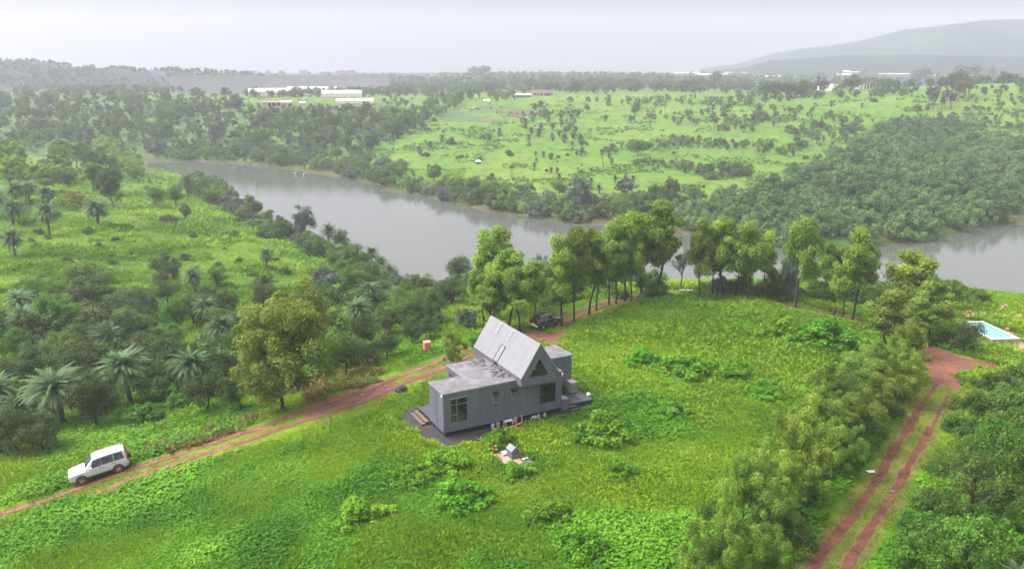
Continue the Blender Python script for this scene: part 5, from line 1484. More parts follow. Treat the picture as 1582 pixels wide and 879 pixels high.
# bank thicket on the near side
fill([(300, 272), (345, 288), (395, 328), (430, 348), (520, 392), (560, 412), (540, 425), (470, 392), (400, 362), (330, 318), (285, 300)], 70, 2.6, 31, ['bush', 'broadleaf', 'wood', 'silver', 'bush_dark'], (2.5, 5.0),
     'leafy shrub in the dense thicket along the near river bank', 'shrubs of the near bank thicket')
fill([(545, 410), (610, 440), (640, 455), (720, 450), (740, 470), (620, 480), (530, 450)], 34, 2.8, 32, ['broadleaf', 'bush', 'mango', 'silver'], (2.2, 4.6), 'leafy shrub between the bank palms and the orchard', 'shrubs below the bank palms')
fill([(-40, 470), (120, 430), (260, 425), (400, 450), (520, 470), (640, 450), (700, 470), (690, 500), (600, 545), (530, 590), (380, 600), (240, 640), (130, 660), (0, 690), (-50, 690)], 84, 3.4, 33, ['mango', 'broadleaf', 'bush_dark', 'mango', 'bush'], (2.2, 5.0),
     'dark leafy tree filling the wooded dip between the palms', 'trees filling the wooded dip')
fill([(0, 330), (200, 340), (330, 350), (470, 385), (530, 430), (480, 470), (380, 440), (250, 425), (80, 440), (0, 470)], 44, 3.5, 34, ['bush', 'bush_dark', 'bush_olive', 'bush', 'bush_bright', 'bush_brown'], (.6, 1.9),
     'low bush dotted on the open left slope', 'bushes on the open left slope')
fill([(780, 438), (1060, 440), (1060, 452), (870, 476), (800, 480)], 22, 3, 35, ['bush', 'broadleaf', 'bush_dark'], (1.6, 3.6), 'shrub on the bank behind the tall row', 'shrubs behind the tall row')
fill([(1060, 452), (1180, 452), (1430, 468), (1430, 478), (1200, 464)], 26, 3, 36, ['bush', 'broadleaf', 'silver'], (1.5, 3.4), 'shrub on the bank behind the lakeside trees', 'shrubs behind the lakeside trees')
fill([(1500, 600), (1600, 585), (1620, 900), (1400, 900), (1440, 760)], 30, 2.2, 37, ['bush', 'bush_bright', 'bush', 'weed_mound'], (1.2, 2.7), 'leafy green bush filling the bank right of the rutted track', 'bushes on the right-hand bank')
# far shore fringe
SH = [(235, 246), (300, 247), (360, 250), (420, 256), (480, 263), (520, 269), (560, 277), (600, 289), (640, 298), (680, 306), (720, 315), (760, 323), (800, 330), (840, 336), (880, 340), (920, 342), (958, 340)]
UP = [(1000, 322), (940, 316), (880, 312), (820, 302), (760, 290), (700, 280), (640, 272), (600, 258), (560, 245), (500, 238), (420, 236), (330, 232), (235, 234)]
fill(SH + UP, 190, 3.6, 41, ['bush', 'bush_dark', 'wood', 'far_mid', 'bush_grey', 'bush_olive', 'broadleaf'], (2.2, 6.2), 'shrub in the green fringe along the far river shore', 'shrubs of the far shore fringe')
fill(SH + [(u, v - 5) for u, v in SH[::-1]], 110, 2.2, 44, ['bush', 'wood', 'bush_olive', 'bush_dark'], (1.4, 3.2), 'shrub in the green fringe along the far river shore', 'shrubs of the far shore fringe')
fill([(930, 318), (1000, 300), (1040, 290), (1120, 318), (1060, 345), (960, 340)], 26, 3.5, 42, ['bush', 'bush_dark', 'wood', 'broadleaf'], (2.5, 5.5), 'shrub between the silver tree and the dense wood', 'shrubs beside the dense wood')
# the dense wood on the right
WOODP = [(1062, 345), (1120, 320), (1195, 290), (1260, 264), (1330, 227), (1380, 197), (1430, 188), (1480, 197), (1530, 215), (1582, 224), (1640, 228), (1660, 342), (1582, 343), (1510, 348), (1465, 363), (1400, 369), (1372, 378), (1204, 378), (1110, 372)]
fill(WOODP, 290, 4.6, 43, ['wood', 'wood', 'wood', 'wood', 'wood'], (3.6, 8.6), 'rounded leafy tree of the dense wood across the river', 'trees of the dense wood across the river', weight=2.2)
# gullies across the green fields
for k, (pl, n_) in enumerate([([(915, 240), (960, 228), (1060, 214), (1150, 222), (1238, 234), (1238, 243), (1150, 236), (1060, 226), (980, 238)], 70), ([(975, 252), (1040, 256), (1160, 264), (1165, 274), (1100, 278), (1040, 264), (980, 260)], 48)]):
    fill(pl, n_, 2.2, 50 + k, ['bush_dark', 'bush_dark', 'bush'], (1.8, 3.8), 'shrub in the dark gully crossing the green field', 'shrubs of the field gullies')
MIX = ['palm_far', 'far_dark', 'far_grey', 'far_mid', 'bush_dark', 'palm_far', 'bush_brown']
lab = {k_: 'small palm scattered among shrubs on the far green slope' if 'palm' in k_ else 'dark shrub scattered on the far green slope' for k_ in MIX}
grp = {k_: 'palms scattered on the far slope' if 'palm' in k_ else 'shrubs scattered on the far slope' for k_ in MIX}
fill([(820, 160), (960, 155), (1160, 148), (1185, 205), (1090, 205), (960, 190), (820, 185)], 95, 4.2, 61, MIX, (2.5, 6), lab, grp, clump=28)
fill([(800, 175), (880, 180), (905, 225), (815, 225)], 30, 5, 62, ['palm_far', 'palm_far', 'far_dark'], (3.5, 5.5), lab, grp)
fill([(1165, 165), (1300, 150), (1350, 190), (1290, 235), (1180, 215)], 50, 4.5, 63, MIX, (2.2, 5.5), lab, grp, clump=28)
fill([(1440, 150), (1600, 140), (1600, 210), (1530, 205), (1430, 180)], 46, 4.5, 64, MIX, (1.6, 4.2), lab, grp, clump=28)
fill([(640, 200), (780, 200), (800, 300), (700, 270)], 8, 6, 65, ['bush_dark', 'bush_dark', 'bush'], (.8, 1.8), 'tiny bush dotted on the far green field', 'tiny bushes on the far field')
fill([(800, 230), (1060, 230), (1230, 300), (1100, 310), (860, 300)], 20, 6, 66, ['bush_dark', 'bush', 'bush_brown'], (.5, 1.4), 'tiny bush dotted on the far green field', 'tiny bushes on the far field')
fill([(560, 205), (700, 150), (745, 148), (670, 182), (610, 220), (570, 240)], 46, 5, 72, ['far_dark', 'far_mid'], (5, 9), 'dark tree in the wooded line dividing scrub and green fields', 'trees of the dividing line')
# single plants on the far fields
for kd, items in {'palm_far': [(651, 240, 21), (664, 229, 14), (681, 221, 16), (756, 219, 18), (771, 210, 15), (840, 243, 12), (851, 247, 13), (829, 251, 9), (825, 261, 13), (851, 268, 12), (860, 268, 12), (863, 279, 14), (891, 240, 13), (898, 240, 16),
                               (884, 226, 10), (870, 220, 15), (850, 247, 13), (945, 255, 14), (941, 246, 12), (950, 234, 11), (890, 277, 10), (912, 285, 14), (926, 299, 18), (950, 282, 15), (966, 276, 12), (978, 281, 12), (828, 241, 9), (818, 226, 9),
                               (1271, 220, 11), (1329, 220, 13), (1247, 262, 14), (1270, 256, 11), (1195, 196, 12), (1283, 166, 13), (1309, 158, 12), (1331, 167, 10), (1555, 195, 10), (1571, 188, 10), (1477, 193, 9), (1062, 225, 9), (1020, 222, 9)],
                  'bush_dark': [(698, 223, 12), (747, 215, 9), (788, 241, 10), (760, 278, 12), (658, 242, 9), (671, 188, 8), (877, 241, 5), (900, 224, 10), (916, 265, 4), (997, 251, 9), (1012, 252, 8), (1342, 218, 11), (1320, 218, 8), (1310, 237, 9), (1244, 246, 8),
                                (1217, 256, 5), (1235, 227, 16), (1264, 197, 13), (1320, 200, 13), (1222, 172, 9), (1263, 197, 14), (1283, 180, 11), (1514, 169, 8), (1545, 163, 8), (1500, 178, 5), (1531, 178, 5), (1515, 196, 9), (1577, 197, 9), (1351, 158, 9)]}.items():
    for u, v, h in items:
        plant(kd, u, v, h, None, 'stout palm standing on the open far green field' if kd == 'palm_far' else 'round dark bush on the open far green field', 'palms on the open far field' if kd == 'palm_far' else 'bushes on the open far field')
for kd, u, v, h, w_, lab in [('silver', 897, 322, 50, 54, 'large silvery tree above the far shore'), ('silver', 966, 303, 30, 38, 'pale silvery tree between field palms and shore shrubs'), ('far_grey', 1034, 322, 58, 38, 'tall brownish tree at the edge of the dense wood'),
                             ('mango', 985, 240, 27, 28, 'dark tree standing over the upper field gully'), ('mango', 1098, 272, 22, 14, 'dark tree standing in the lower field gully'), ('palm_tall', 932, 260, 30, None, 'tall bare-trunked palm alone on the far field'),
                             ('far_grey', 653, 202, 24, 18, 'brownish round tree below the vegetable plots'), ('palm_tall', 1491, 185, 21, None, 'tall thin palm on the far right slope'), ('palm_tall', 1547, 187, 13, None, 'shorter thin palm on the far right slope'),
                             ('palm_tall', 1028, 178, 22, None, 'tall thin palm among scattered shrubs far up the slope'), ('eucalypt', 1432, 177, 15, 10, 'small dark-trunked tree by the bare earth on the far slope'), ('eucalypt', 1418, 178, 18, 14, 'greyish tree left of the dark-trunked far tree'),
                             ('banyan', 743, 121, 19, 44, 'big spreading tree rising on the far skyline'), ('mango', 890, 146, 20, 18, 'dark tree right of the farm shed on the skyline'), ('far_grey', 918, 146, 17, 26, 'pale broad tree behind the far meadow'),
                             ('far_dark', 936, 146, 14, 12, 'dark small tree beside the pale broad tree'), ('eucalypt', 1106, 138, 28, 18, 'tallest reddish tree in the far tree line'), ('eucalypt', 1084, 138, 19, 14, 'brown tree beside the tallest reddish tree'),
                             ('far_grey', 1064, 138, 16, 20, 'rounded brown tree in the far tree line'), ('far_grey', 1021, 138, 16, 16, 'small pale tree left end of the far tree line'), ('far_dark', 984, 140, 17, 14, 'narrow dark tree on the far meadow edge'),
                             ('mango', 1135, 140, 12, 26, 'low dark tree right of the tallest reddish tree'), ('mango', 1190, 152, 30, 42, 'large dark tree left of the white villa'), ('mango', 1215, 152, 26, 40, 'dark tree behind the two small tents'),
                             ('mango', 1240, 150, 26, 44, 'dark tree nearest the white villa'), ('far_grey', 1268, 146, 26, 24, 'olive-brown tree in front of the white villa'), ('mango', 1316, 140, 24, 40, 'dark tree between the two white villas'),
                             ('mango', 1372, 138, 18, 34, 'dark tree right of the pillared villa'), ('palm_far', 1388, 140, 16, None, 'yellowish palm beside the pillared villa'), ('palm_far', 1396, 138, 14, None, 'palm at the right end of the villa garden'),
                             ('eucalypt', 1416, 128, 20, 20, 'brown tall tree left of the skyline pair'), ('eucalypt', 1429, 127, 23, 22, 'brown tall tree right of the skyline pair'), ('far_dark', 1447, 126, 16, 10, 'narrow dark skyline tree'),
                             ('far_mid', 1463, 128, 18, 22, 'pale green skyline tree'), ('eucalypt', 1482, 128, 30, 26, 'tallest skyline tree with open crown'), ('eucalypt', 1502, 128, 29, 26, 'open-crowned skyline tree right of the tallest'),
                             ('far_dark', 1516, 127, 14, 20, 'dark low skyline tree'), ('eucalypt', 1530, 125, 22, 11, 'slender leaning skyline tree standing alone'), ('far_dark', 1566, 127, 15, 28, 'dark broad tree at the right end of the skyline')]:
    plant(kd, u, v, h, w_, lab)
fill([(1425, 172), (1440, 150), (1480, 128), (1500, 128), (1500, 150), (1470, 170)], 26, 4, 73, ['eucalypt'], (7, 12), 'brownish slender tree in the plantation on the far slope', 'slender trees of the far plantation')
fill([(1140, 150), (1280, 148), (1420, 140), (1420, 150), (1300, 152), (1200, 160), (1140, 162)], 40, 6, 74, ['far_dark', 'far_mid'], (4, 7), 'dark tree in the belt around the villas', 'trees around the villas')
fill([(745, 150), (800, 146), (800, 156), (760, 160)], 8, 6, 75, ['far_dark', 'far_mid'], (5, 8), 'dark tree beside the farm sheds', 'trees beside the farm sheds')
fill([(1500, 140), (1600, 130), (1600, 142), (1520, 150)], 18, 6, 77, ['far_dark', 'far_mid'], (2.5, 4.5), 'low hedge tree on the far right slope', 'hedge trees on the far right slope')


# ------------------------------------------------------------------ masses no one could count: merged meshes
SHRUBS.sort(key=lambda q: -q[0])
for q in SHRUBS[:290]: plant_at(*q[1:], now=True)
def merge_instances(name, key, P, S, kind='stuff', label=None, cat=None, zrot=None, wfac=1.0):
    """many small plants as one mesh"""
    rg = seeds(len(P)); Vs, Fs, Ms, Ts, o = [], [], [], [], 0
    keys = key if isinstance(key, list) else [key]
    base = []
    for kk in keys:
        for pr_ in PROTO[kk]:
            me = pr_[1]; v = np.empty(len(me.vertices) * 3, np.float32); me.vertices.foreach_get('co', v)
            f = np.empty(len(me.loops), np.int32); me.loops.foreach_get('vertex_index', f); t = np.empty(len(me.polygons), np.float32); me.attributes['tint'].data.foreach_get('value', t)
            base.append((v.reshape(-1, 3), f.reshape(-1, 4), t, me.materials[0]))
    mats = []
    for i in range(len(P)):
        v, f, t, mt = base[rg.integers(len(base))]
        if mt not in mats: mats.append(mt)
        a = rg.uniform(0, 6.28); c, s = math.cos(a), math.sin(a); k_ = S[i]
        w = np.stack([(v[:, 0] * c - v[:, 1] * s) * k_ * wfac, (v[:, 0] * s + v[:, 1] * c) * k_ * wfac, v[:, 2] * k_], 1) + P[i]
        Vs.append(w); Fs.append(f + o); o += len(v); Ts.append(np.clip(t + rg.normal(0, .1), 0, 1)); Ms.append(np.full(len(f), mats.index(mt)))
    me = mesh_np(name, np.concatenate(Vs), np.concatenate(Fs), mats, midx=np.concatenate(Ms), attrs={'tint': np.concatenate(Ts)})
    return link(name, me, kind=kind, label=label, cat=cat)


rest = SHRUBS[290:]
for kd_set, nm_, lab_ in ((('far_dark', 'far_mid', 'far_grey', 'bush_dark', 'bush', 'bush_brown', 'bush_grey', 'bush_olive', 'bush_bright', 'wood', 'broadleaf', 'mango', 'silver'), 'distant_shrubs', 'dark shrubs sprinkled in number over the far green slopes'),):
    sel = [q for q in rest if q[1] in kd_set]
    if sel: merge_instances(nm_, ['far_dark', 'far_mid', 'far_grey'], np.array([q[2] for q in sel]), np.array([q[3] for q in sel]), label=lab_, cat='shrubs')
rg = seeds(91)


def ring(n, r0, r1, a0, a1):
    r_ = np.sqrt(rg.uniform(r0 ** 2, r1 ** 2, n)); a = rg.uniform(math.radians(a0), math.radians(a1), n)
    x_, y_ = r_ * np.sin(a), r_ * np.cos(a)
    return np.stack([x_, y_, ground_z(x_, y_)], 1)


P = scatter([(-60, 152), (100, 153), (250, 158), (370, 166), (400, 178), (480, 178), (590, 172), (640, 190), (600, 215), (560, 248), (420, 242), (230, 238), (0, 215), (-60, 215)], 500, 3.8, 71, .6)
Q = scatter([(250, 157), (372, 152), (380, 165), (585, 167), (600, 150), (640, 160), (595, 174), (480, 178), (400, 178), (370, 166)], 170, 3.0, 79, .4)
merge_instances('far_scrub', ['far_dark', 'far_mid', 'far_grey', 'far_mid'], np.concatenate([P, Q]), np.concatenate([rg.uniform(2.8, 8.0, len(P)), rg.uniform(1.2, 3.0, len(Q))]), label='hazy scrub of trees and bushes above the far left shore', cat='scrub')
P = scatter([(560, 128), (900, 124), (1160, 124), (1160, 139), (900, 141), (760, 142), (600, 146)], 300, 7, 76, .4)
merge_instances('far_wood_belt', ['far_dark', 'far_mid', 'far_grey'], P, rg.uniform(5, 10, len(P)), label='hazy wooded belt beyond the far fields', cat='woods')
P = ring(3600, 600, 1250, -42, 42); keep = fbm(P[:, 0] / 60, P[:, 1] / 60, 5, 3) > .42; P = P[keep]
Q = ring(2600, 820, 1200, -42, -15); P = np.concatenate([P, Q[fbm(Q[:, 0] / 30, Q[:, 1] / 30, 6, 3) > .44]])
merge_instances('distant_woods', ['far_dark', 'far_mid', 'far_grey'], P, rg.uniform(3, 8, len(P)) * np.where((P[:, 0] < -.25 * P[:, 1]) & (np.hypot(P[:, 0], P[:, 1]) > 850), .7, 1.0), label='hazy distant woods covering the land beyond the fields', cat='woods')


# ---- meadow: grass tufts and leafy weeds
def tufts(name, P, size, mat, nb, seed, width=.16, spread=.75, tint0=None, label=None, cat='grass', flat=0.0):
    rg = seeds(seed); n = len(P)
    idx = np.repeat(np.arange(n), nb); m_ = len(idx)
    az = rg.uniform(0, 6.283, m_); tilt = np.abs(rg.normal(spread, .3, m_)); L = size[idx] * rg.uniform(.6, 1.3, m_)
    d = np.stack([np.sin(tilt) * np.cos(az), np.sin(tilt) * np.sin(az), np.cos(tilt)], 1)
    sd = np.stack([-np.sin(az), np.cos(az), np.zeros(m_)], 1)
    o = np.stack([np.cos(az), np.sin(az), az * 0], 1) * (size[idx] * rg.uniform(0, .5, m_))[:, None]
    c = P[idx] + o; wv_ = sd * (L * width)[:, None]
    mid = c + d * (L * .6)[:, None]; tip = c + d * L[:, None] - np.array([0, 0, 1]) * (L * .12)[:, None]
    V = np.stack([c - wv_ * .5 - np.array([0, 0, .04]), c + wv_ * .5 - np.array([0, 0, .04]), mid + wv_, tip, mid - wv_], 1)
    V4 = np.stack([V[:, 0], V[:, 2], V[:, 3], V[:, 4]], 1).reshape(-1, 3)
    t = np.clip((.5 if tint0 is None else tint0[idx]) + rg.normal(0, .14, m_), 0, 1)
    me = mesh_np(name, V4, np.arange(4 * m_).reshape(-1, 4), [mat], attrs={'tint': t})
    return link(name, me, kind='stuff', label=label, cat=cat)


def leafy(name, P, size, mat, nl_, seed, tint0, leaf=.34, label=None, cat='weeds'):
    rg = seeds(seed); idx = np.repeat(np.arange(len(P)), nl_); m_ = len(idx)
    d = rg.normal(size=(m_, 3)); d[:, 2] = np.abs(d[:, 2]) + .15; d /= np.linalg.norm(d, axis=1, keepdims=True)
    c = P[idx] + d * (size[idx] * rg.random(m_) ** .4)[:, None] * np.array([1, 1, .8])
    n_ = d * .5 + np.array([0, 0, .8]) + rg.normal(size=(m_, 3)) * .4
    V, F = quads(c, n_, 1.0, .6, rg, .12)
    V = (V.reshape(-1, 4, 3) - c[:, None]) * (size[idx] * leaf)[:, None, None] + c[:, None]
    me = mesh_np(name, V.reshape(-1, 3), F, [mat], attrs={'tint': np.clip(tint0[idx] + rg.normal(0, .13, m_), 0, 1)})
    return link(name, me, kind='stuff', label=label, cat=cat)


def seen_ground(n, u0, u1, v0, v1, seed, margin=.12):
    rg = seeds(seed); uv = np.stack([rg.uniform(u0, u1, n), rg.uniform(v0, v1, n)], 1)
    P = hits(uv); x_, y_ = P[:, 0], P[:, 1]
    ok = (sdist(x_, y_, RIVER) > 1.0)
    P = P[ok]; return P


def grass_zone(name, n, u0, u1, v0, v1, seed, smin, smax, mask=None, label=None, keepbare=True):
    P = seen_ground(n, u0, u1, v0, v1, seed)
    if keepbare:
        b_ = bare(P[:, 0], P[:, 1]) + (fbm(P[:, 0] / .9, P[:, 1] / .9, 3, 2) - .5) * .6
        P = P[b_ + (fbm(P[:, 0] / .5, P[:, 1] / .5, 17, 2) - .5) * .55 < -.02]
    dd = np.hypot(P[:, 0], P[:, 1])
    pn = fbm(P[:, 0] / 7, P[:, 1] / 7, 55, 4)
    return P, dd, pn


POOLP = np.array([hit(*q)[:2] for q in [(1474, 497), (1490, 492), (1582, 520), (1545, 532)]])


def clearances(P):
    return P[(sdist(P[:, 0], P[:, 1], POOLP) > .3)]


P, dd, pn = grass_zone('g', 400000, -330, 1900, 440, 905, 201, .2, .5)
rg = seeds(5)
ok = sdist(P[:, 0], P[:, 1], POOLP) > .4; P, dd, pn = P[ok], dd[ok], pn[ok]
nearrut = np.min([line_dist(P[:, 0], P[:, 1], p) - w_ for p, w_ in RUTS], 0)
short = np.clip(nearrut / 2.5, .25, 1)
right = smooth(55, 62, P[:, 0] - (P[:, 1] - 80) * .2)
size = (.19 + .20 * smooth(.35, .7, pn)) * short * np.clip(dd / 60, .8, 1.6) * rg.uniform(.6, 1.3, len(P)) * (1 - .5 * right)
yl = fbm(P[:, 0] / 11, P[:, 1] / 11, 66, 3)
tint = np.clip(.42 + (yl - .5) * 1.2 + .08 * (1 - short), .02, .98)
tufts('meadow_grass', P, size, G_GRASS, 5, 7, tint0=tint, label='rough green monsoon grass covering the meadow round the cabin')
# leafy weeds in drifts
P, dd, pn = grass_zone('w', 100000, -330, 1900, 445, 905, 202, .2, .5)
ok = (sdist(P[:, 0], P[:, 1], POOLP) > .4) & (fbm(P[:, 0] / 9, P[:, 1] / 9, 88, 4) > .415) & (P[:, 0] < 55)
nearrut = np.min([line_dist(P[:, 0], P[:, 1], p) - w_ for p, w_ in RUTS], 0); ok &= nearrut > 1.2
P, dd = P[ok], dd[ok]; wv_ = fbm(P[:, 0] / 9, P[:, 1] / 9, 88, 4)
leafy('leafy_weeds', P, (.20 + .62 * smooth(.42, .7, wv_)) * rg.uniform(.5, 1.1, len(P)), G_WEED, 22, 8, np.clip(.48 + (fbm(P[:, 0] / 5, P[:, 1] / 5, 14, 3) - .5) * 1.7, .05, .95), label='drifts of broad leafy weeds growing through the meadow')
# left slope, dry verge, far fields
P, dd, pn = grass_zone('l', 90000, -120, 720, 262, 560, 203, .3, .8)
ok = (sdist(P[:, 0], P[:, 1], RIVER) < 1e9) & (dd > 88); P, dd, pn = P[ok], dd[ok], pn[ok]
tint = np.clip(.42 + (fbm(P[:, 0] / 12, P[:, 1] / 12, 67, 3) - .5) * 1.5, .02, .98)
tufts('slope_grass', P, (.22 + .55 * smooth(.4, .7, pn)) * rg.uniform(.6, 1.3, len(P)) * np.clip(dd / 120, .8, 1.7), G_GRASS, 5, 9, tint0=tint, label='long grass on the open slope left of the river')
P = seen_ground(9000, 120, 720, 560, 700, 204); b_ = bare(P[:, 0], P[:, 1]); ok = (b_ < -.4) & (line_dist(P[:, 0], P[:, 1], RUT_A) < 9) & (sdist(P[:, 0], P[:, 1], VALLEY_L) > -4) & (fbm(P[:, 0] / 5, P[:, 1] / 5, 93, 3) > .52)
left_of = P[:, 1] > np.interp(P[:, 0], RUT_A[:, 0], RUT_A[:, 1]); P = P[ok & left_of]
if len(P): tufts('dry_grass', P, rg.uniform(.3, .7, len(P)), G_DRY, 6, 10, label='patches of dry brownish grass on the verge beyond the road')
P = seen_ground(42000, -60, 1640, 150, 345, 205); dd = np.hypot(P[:, 0], P[:, 1]); ok = (dd > 170) & (fbm(P[:, 0] / 16, P[:, 1] / 16, 94, 4) > .60); P, dd = P[ok], dd[ok]
tufts('field_herbs', P, rg.uniform(.35, 1.0, len(P)) * np.clip(dd / 260, .8, 1.8), L_MID, 6, 12, width=.3, spread=.9, label='low herbs and tufts sprinkled over the far green fields', cat='herbs')
# mounds one can tell apart in the meadow
for u, v, h, w_, lab in [(930, 676, 42, 94, 'broad dark-green weed mound right of the cabin deck'), (845, 668, 26, 54, 'leafy weed mound below the picture window'), (770, 686, 26, 44, 'bright leafy mound between gravel and concrete pad'),
                         (1215, 520, 30, 80, 'weed mound at the left of the pale green hump under the trees'), (1275, 528, 38, 110, 'largest weed hump in front of the leaning twin trees'), (1130, 580, 26, 80, 'bright weed mound in the middle of the meadow'),
                         (1060, 575, 28, 90, 'bright weed mound left of the middle one'), (1000, 560, 22, 74, 'flat weed mound nearest the cabin in the upper meadow'), (1180, 610, 24, 66, 'weed mound before the diagonal olive row'),
                         (690, 722, 26, 84, 'weed mound below the gravel corner of the cabin'), (640, 745, 24, 70, 'lower weed mound left of the concrete pad'), (800, 735, 22, 50, 'weed mound just below the concrete pad'),
                         (715, 775, 34, 90, 'dark weed mound in the foreground hollow'), (850, 800, 30, 80, 'weed mound at the middle of the foreground'), (900, 850, 34, 90, 'weed mound at the bottom beside the olive row'),
                         (560, 800, 28, 90, 'long weed mound in the left foreground'), (1040, 640, 20, 60, 'small weed mound below the bright meadow mounds'), (960, 730, 20, 56, 'small weed mound in the yellow meadow')]:
    plant('weed_mound', u, v, h, w_, lab)

# ------------------------------------------------------------------ far buildings
def far_box(name, u, v, label, cat, build, yaw=0.0):
    p = hit(u, v); t_ = link(name, None, label=label, cat=cat, loc=p); t_.rotation_euler = (0, 0, yaw); build(t_, px_m(p)); return t_


def greenhouse(u0, u1, v, hpx, dep, label, bays, dark_end=False):
    um = (u0 + u1) / 2; p = hit(um, v); k_ = px_m(p); L_ = (u1 - u0) * k_; H_ = hpx * k_
    t_ = link('greenhouse', None, label=label, cat='greenhouse', loc=p, group='greenhouses beyond the scrub'); t_.rotation_euler = (0, 0, -math.atan2(p[0], p[1]) + .03)
    sk = MB(); bw = dep / bays; n_ = 8
    for q in range(bays):
        prof = [(q * bw, 0)] + [(q * bw + bw * (.5 - .5 * math.cos(math.pi * k / n_)), H_ * (.62 + .38 * math.sin(math.pi * k / n_))) for k in range(n_ + 1)] + [((q + 1) * bw, 0)]
        V = [(-L_ / 2, y_, z_ - .5 * (z_ == 0)) for y_, z_ in prof] + [(L_ / 2, y_, z_ - .5 * (z_ == 0)) for y_, z_ in prof]; m_ = len(prof)
        sk.add(V, [(i, i + 1, i + 1 + m_, i + m_) for i in range(m_ - 1)] + [tuple(range(m_ - 1, -1, -1)), tuple(range(m_, 2 * m_))])
    sk.obj('cover', M_POLY, t_)
    fr = MB()
    for q in np.linspace(-L_ / 2, L_ / 2, 9): fr.box(q - .08, q + .08, -.06, -.0, 0, H_ * .62)
    fr.obj('frame', M_TRIM, t_)
    MB().box(-L_ / 2, L_ / 2, -.09, -.061, -.3, H_ * .16).obj('skirt', M_PINKW, t_)


greenhouse(386, 478, 150, 12, 26, 'longest cream greenhouse, left of the group beyond the scrub', 3)
greenhouse(446, 520, 147, 12.5, 24, 'rearmost greenhouse with the highest ridge line', 3)
greenhouse(498, 559, 152, 11, 22, 'cream greenhouse at the right of the upper group', 3)
greenhouse(520, 577, 162, 8.5, 14, 'white greenhouse standing lower and furthest right', 2)
greenhouse(434, 451, 161, 4.5, 8, 'small white shelter just right of the unfinished house', 1)
greenhouse(463, 472, 162, 4, 7, 'smallest white shelter between shrubs', 1)


def unfinished(t_, k_):
    w_, h_ = 29 * k_, 10 * k_
    m_ = MB().box(-w_ / 2, w_ / 2, 0, 6, h_ * .86, h_).box(-w_ / 2, w_ / 2, 0, 6, h_ * .0 - .6, h_ * .3); m_.obj('floor_slab', M_PINKW, t_)
    for q in np.linspace(-w_ / 2 + .2, w_ / 2 - .2, 5): MB().box(q - .2, q + .2, .02, .4, h_ * .3, h_ * .86).obj('column', M_CREAM, t_)
    MB().box(-w_ / 2 + .3, w_ / 2 - .3, 4, 4.3, h_ * .3, h_ * .86).obj('back_wall', M_CONCD, t_); MB().box(-w_ / 2, -w_ / 2 + 3.2, .41, 3.9, h_ * .3, h_ * .86).obj('side_room', M_PINKW, t_)


far_box('unfinished_house', 420, 168, 'unfinished pinkish concrete house with open front', 'house', unfinished, .25)


def farm(t_, k_):
    w_, h_ = 33 * k_, 5.2 * k_
    MB().box(-w_ / 2, w_ / 2, 0, 8, -.6, h_).obj('wall', M_CREAM, t_)
    MB().add([(-w_ / 2 - .8, -.8, h_ - .1), (w_ / 2 + .8, -.8, h_ - .1), (w_ / 2 + .8, 4, h_ + 1.9), (-w_ / 2 - .8, 4, h_ + 1.9), (w_ / 2 + .8, 8.8, h_ - .1), (-w_ / 2 - .8, 8.8, h_ - .1)], [(0, 1, 2, 3), (3, 2, 4, 5), (0, 3, 5), (1, 4, 2)]).obj('roof', M_TILE, t_)
    for q in (-.12, .08, .22): MB().box(w_ * q, w_ * q + 2.2, -.03, 0, .3, h_ * .72).obj('door', M_CONCD, t_)
    for q in (-.38, -.25, .38): MB().box(w_ * q, w_ * q + 1.3, -.03, 0, h_ * .4, h_ * .75).obj('window', M_CONCD, t_)


far_box('farm_house', 838, 149, 'long low cream farm house with brown roof', 'house', farm)


def shed(t_, k_):
    w_, h_ = 30 * k_, 4.2 * k_
    MB().box(-w_ / 2, w_ / 2, .5, 6, -.6, h_ * .8).obj('wall', M_CONCD, t_)
    MB().add([(-w_ / 2 - .5, -.5, h_ * .82), (w_ / 2 + .5, -.5, h_ * .82), (w_ / 2 + .5, 6.5, h_ + .6), (-w_ / 2 - .5, 6.5, h_ + .6), (-w_ / 2 - .5, -.5, h_ * .78), (w_ / 2 + .5, -.5, h_ * .78), (w_ / 2 + .5, 6.5, h_ + .5), (-w_ / 2 - .5, 6.5, h_ + .5)], [(0, 1, 2, 3), (7, 6, 5, 4), (0, 4, 5, 1), (1, 5, 6, 2), (2, 6, 7, 3), (3, 7, 4, 0)]).obj('roof', M_WHITEDIRTY, t_)
    for q in np.linspace(-w_ / 2 + .2, w_ / 2 - .2, 6): MB().box(q - .12, q + .12, -.3, -.06, -.3, h_ * .76).obj('post', M_CREAM, t_)


far_box('farm_shed', 806, 151, 'open farm shed with pale sheet roof beside the farm house', 'shed', shed)
for u, lab in ((749.5, 'left white water tank at the corner of the vegetable plots'), (755.5, 'right white water tank at the corner of the vegetable plots')):
    def tank(t_, k_):
        MB().tube([(0, 0, -.3), (0, 0, 4.4 * k_), (0, 0, 5 * k_)], [2.4 * k_, 2.4 * k_, 1.6 * k_], 16).obj('body', M_WHITE, t_, smooth_shade=True); MB().cyl((0, 0, 5.1 * k_), (0, 0, 1), .8 * k_, .3 * k_, 12).obj('lid', M_TRIM, t_)
    far_box('water_tank', u, 159, lab, 'water tank', tank)


def redhut(t_, k_):
    MB().box(-4 * k_, 4 * k_, 0, 3, -.4, 4 * k_).obj('wall', M_BRICK, t_); MB().box(-4.4 * k_, 4.4 * k_, -.3, 3.3, 4 * k_, 4.5 * k_).obj('roof', M_TILE, t_); MB().box(-.8 * k_, .8 * k_, -.04, 0, 0, 3 * k_).obj('door', M_CONCD, t_)


far_box('brick_hut', 695, 159, 'small red brick hut left of the white water tanks', 'hut', redhut)


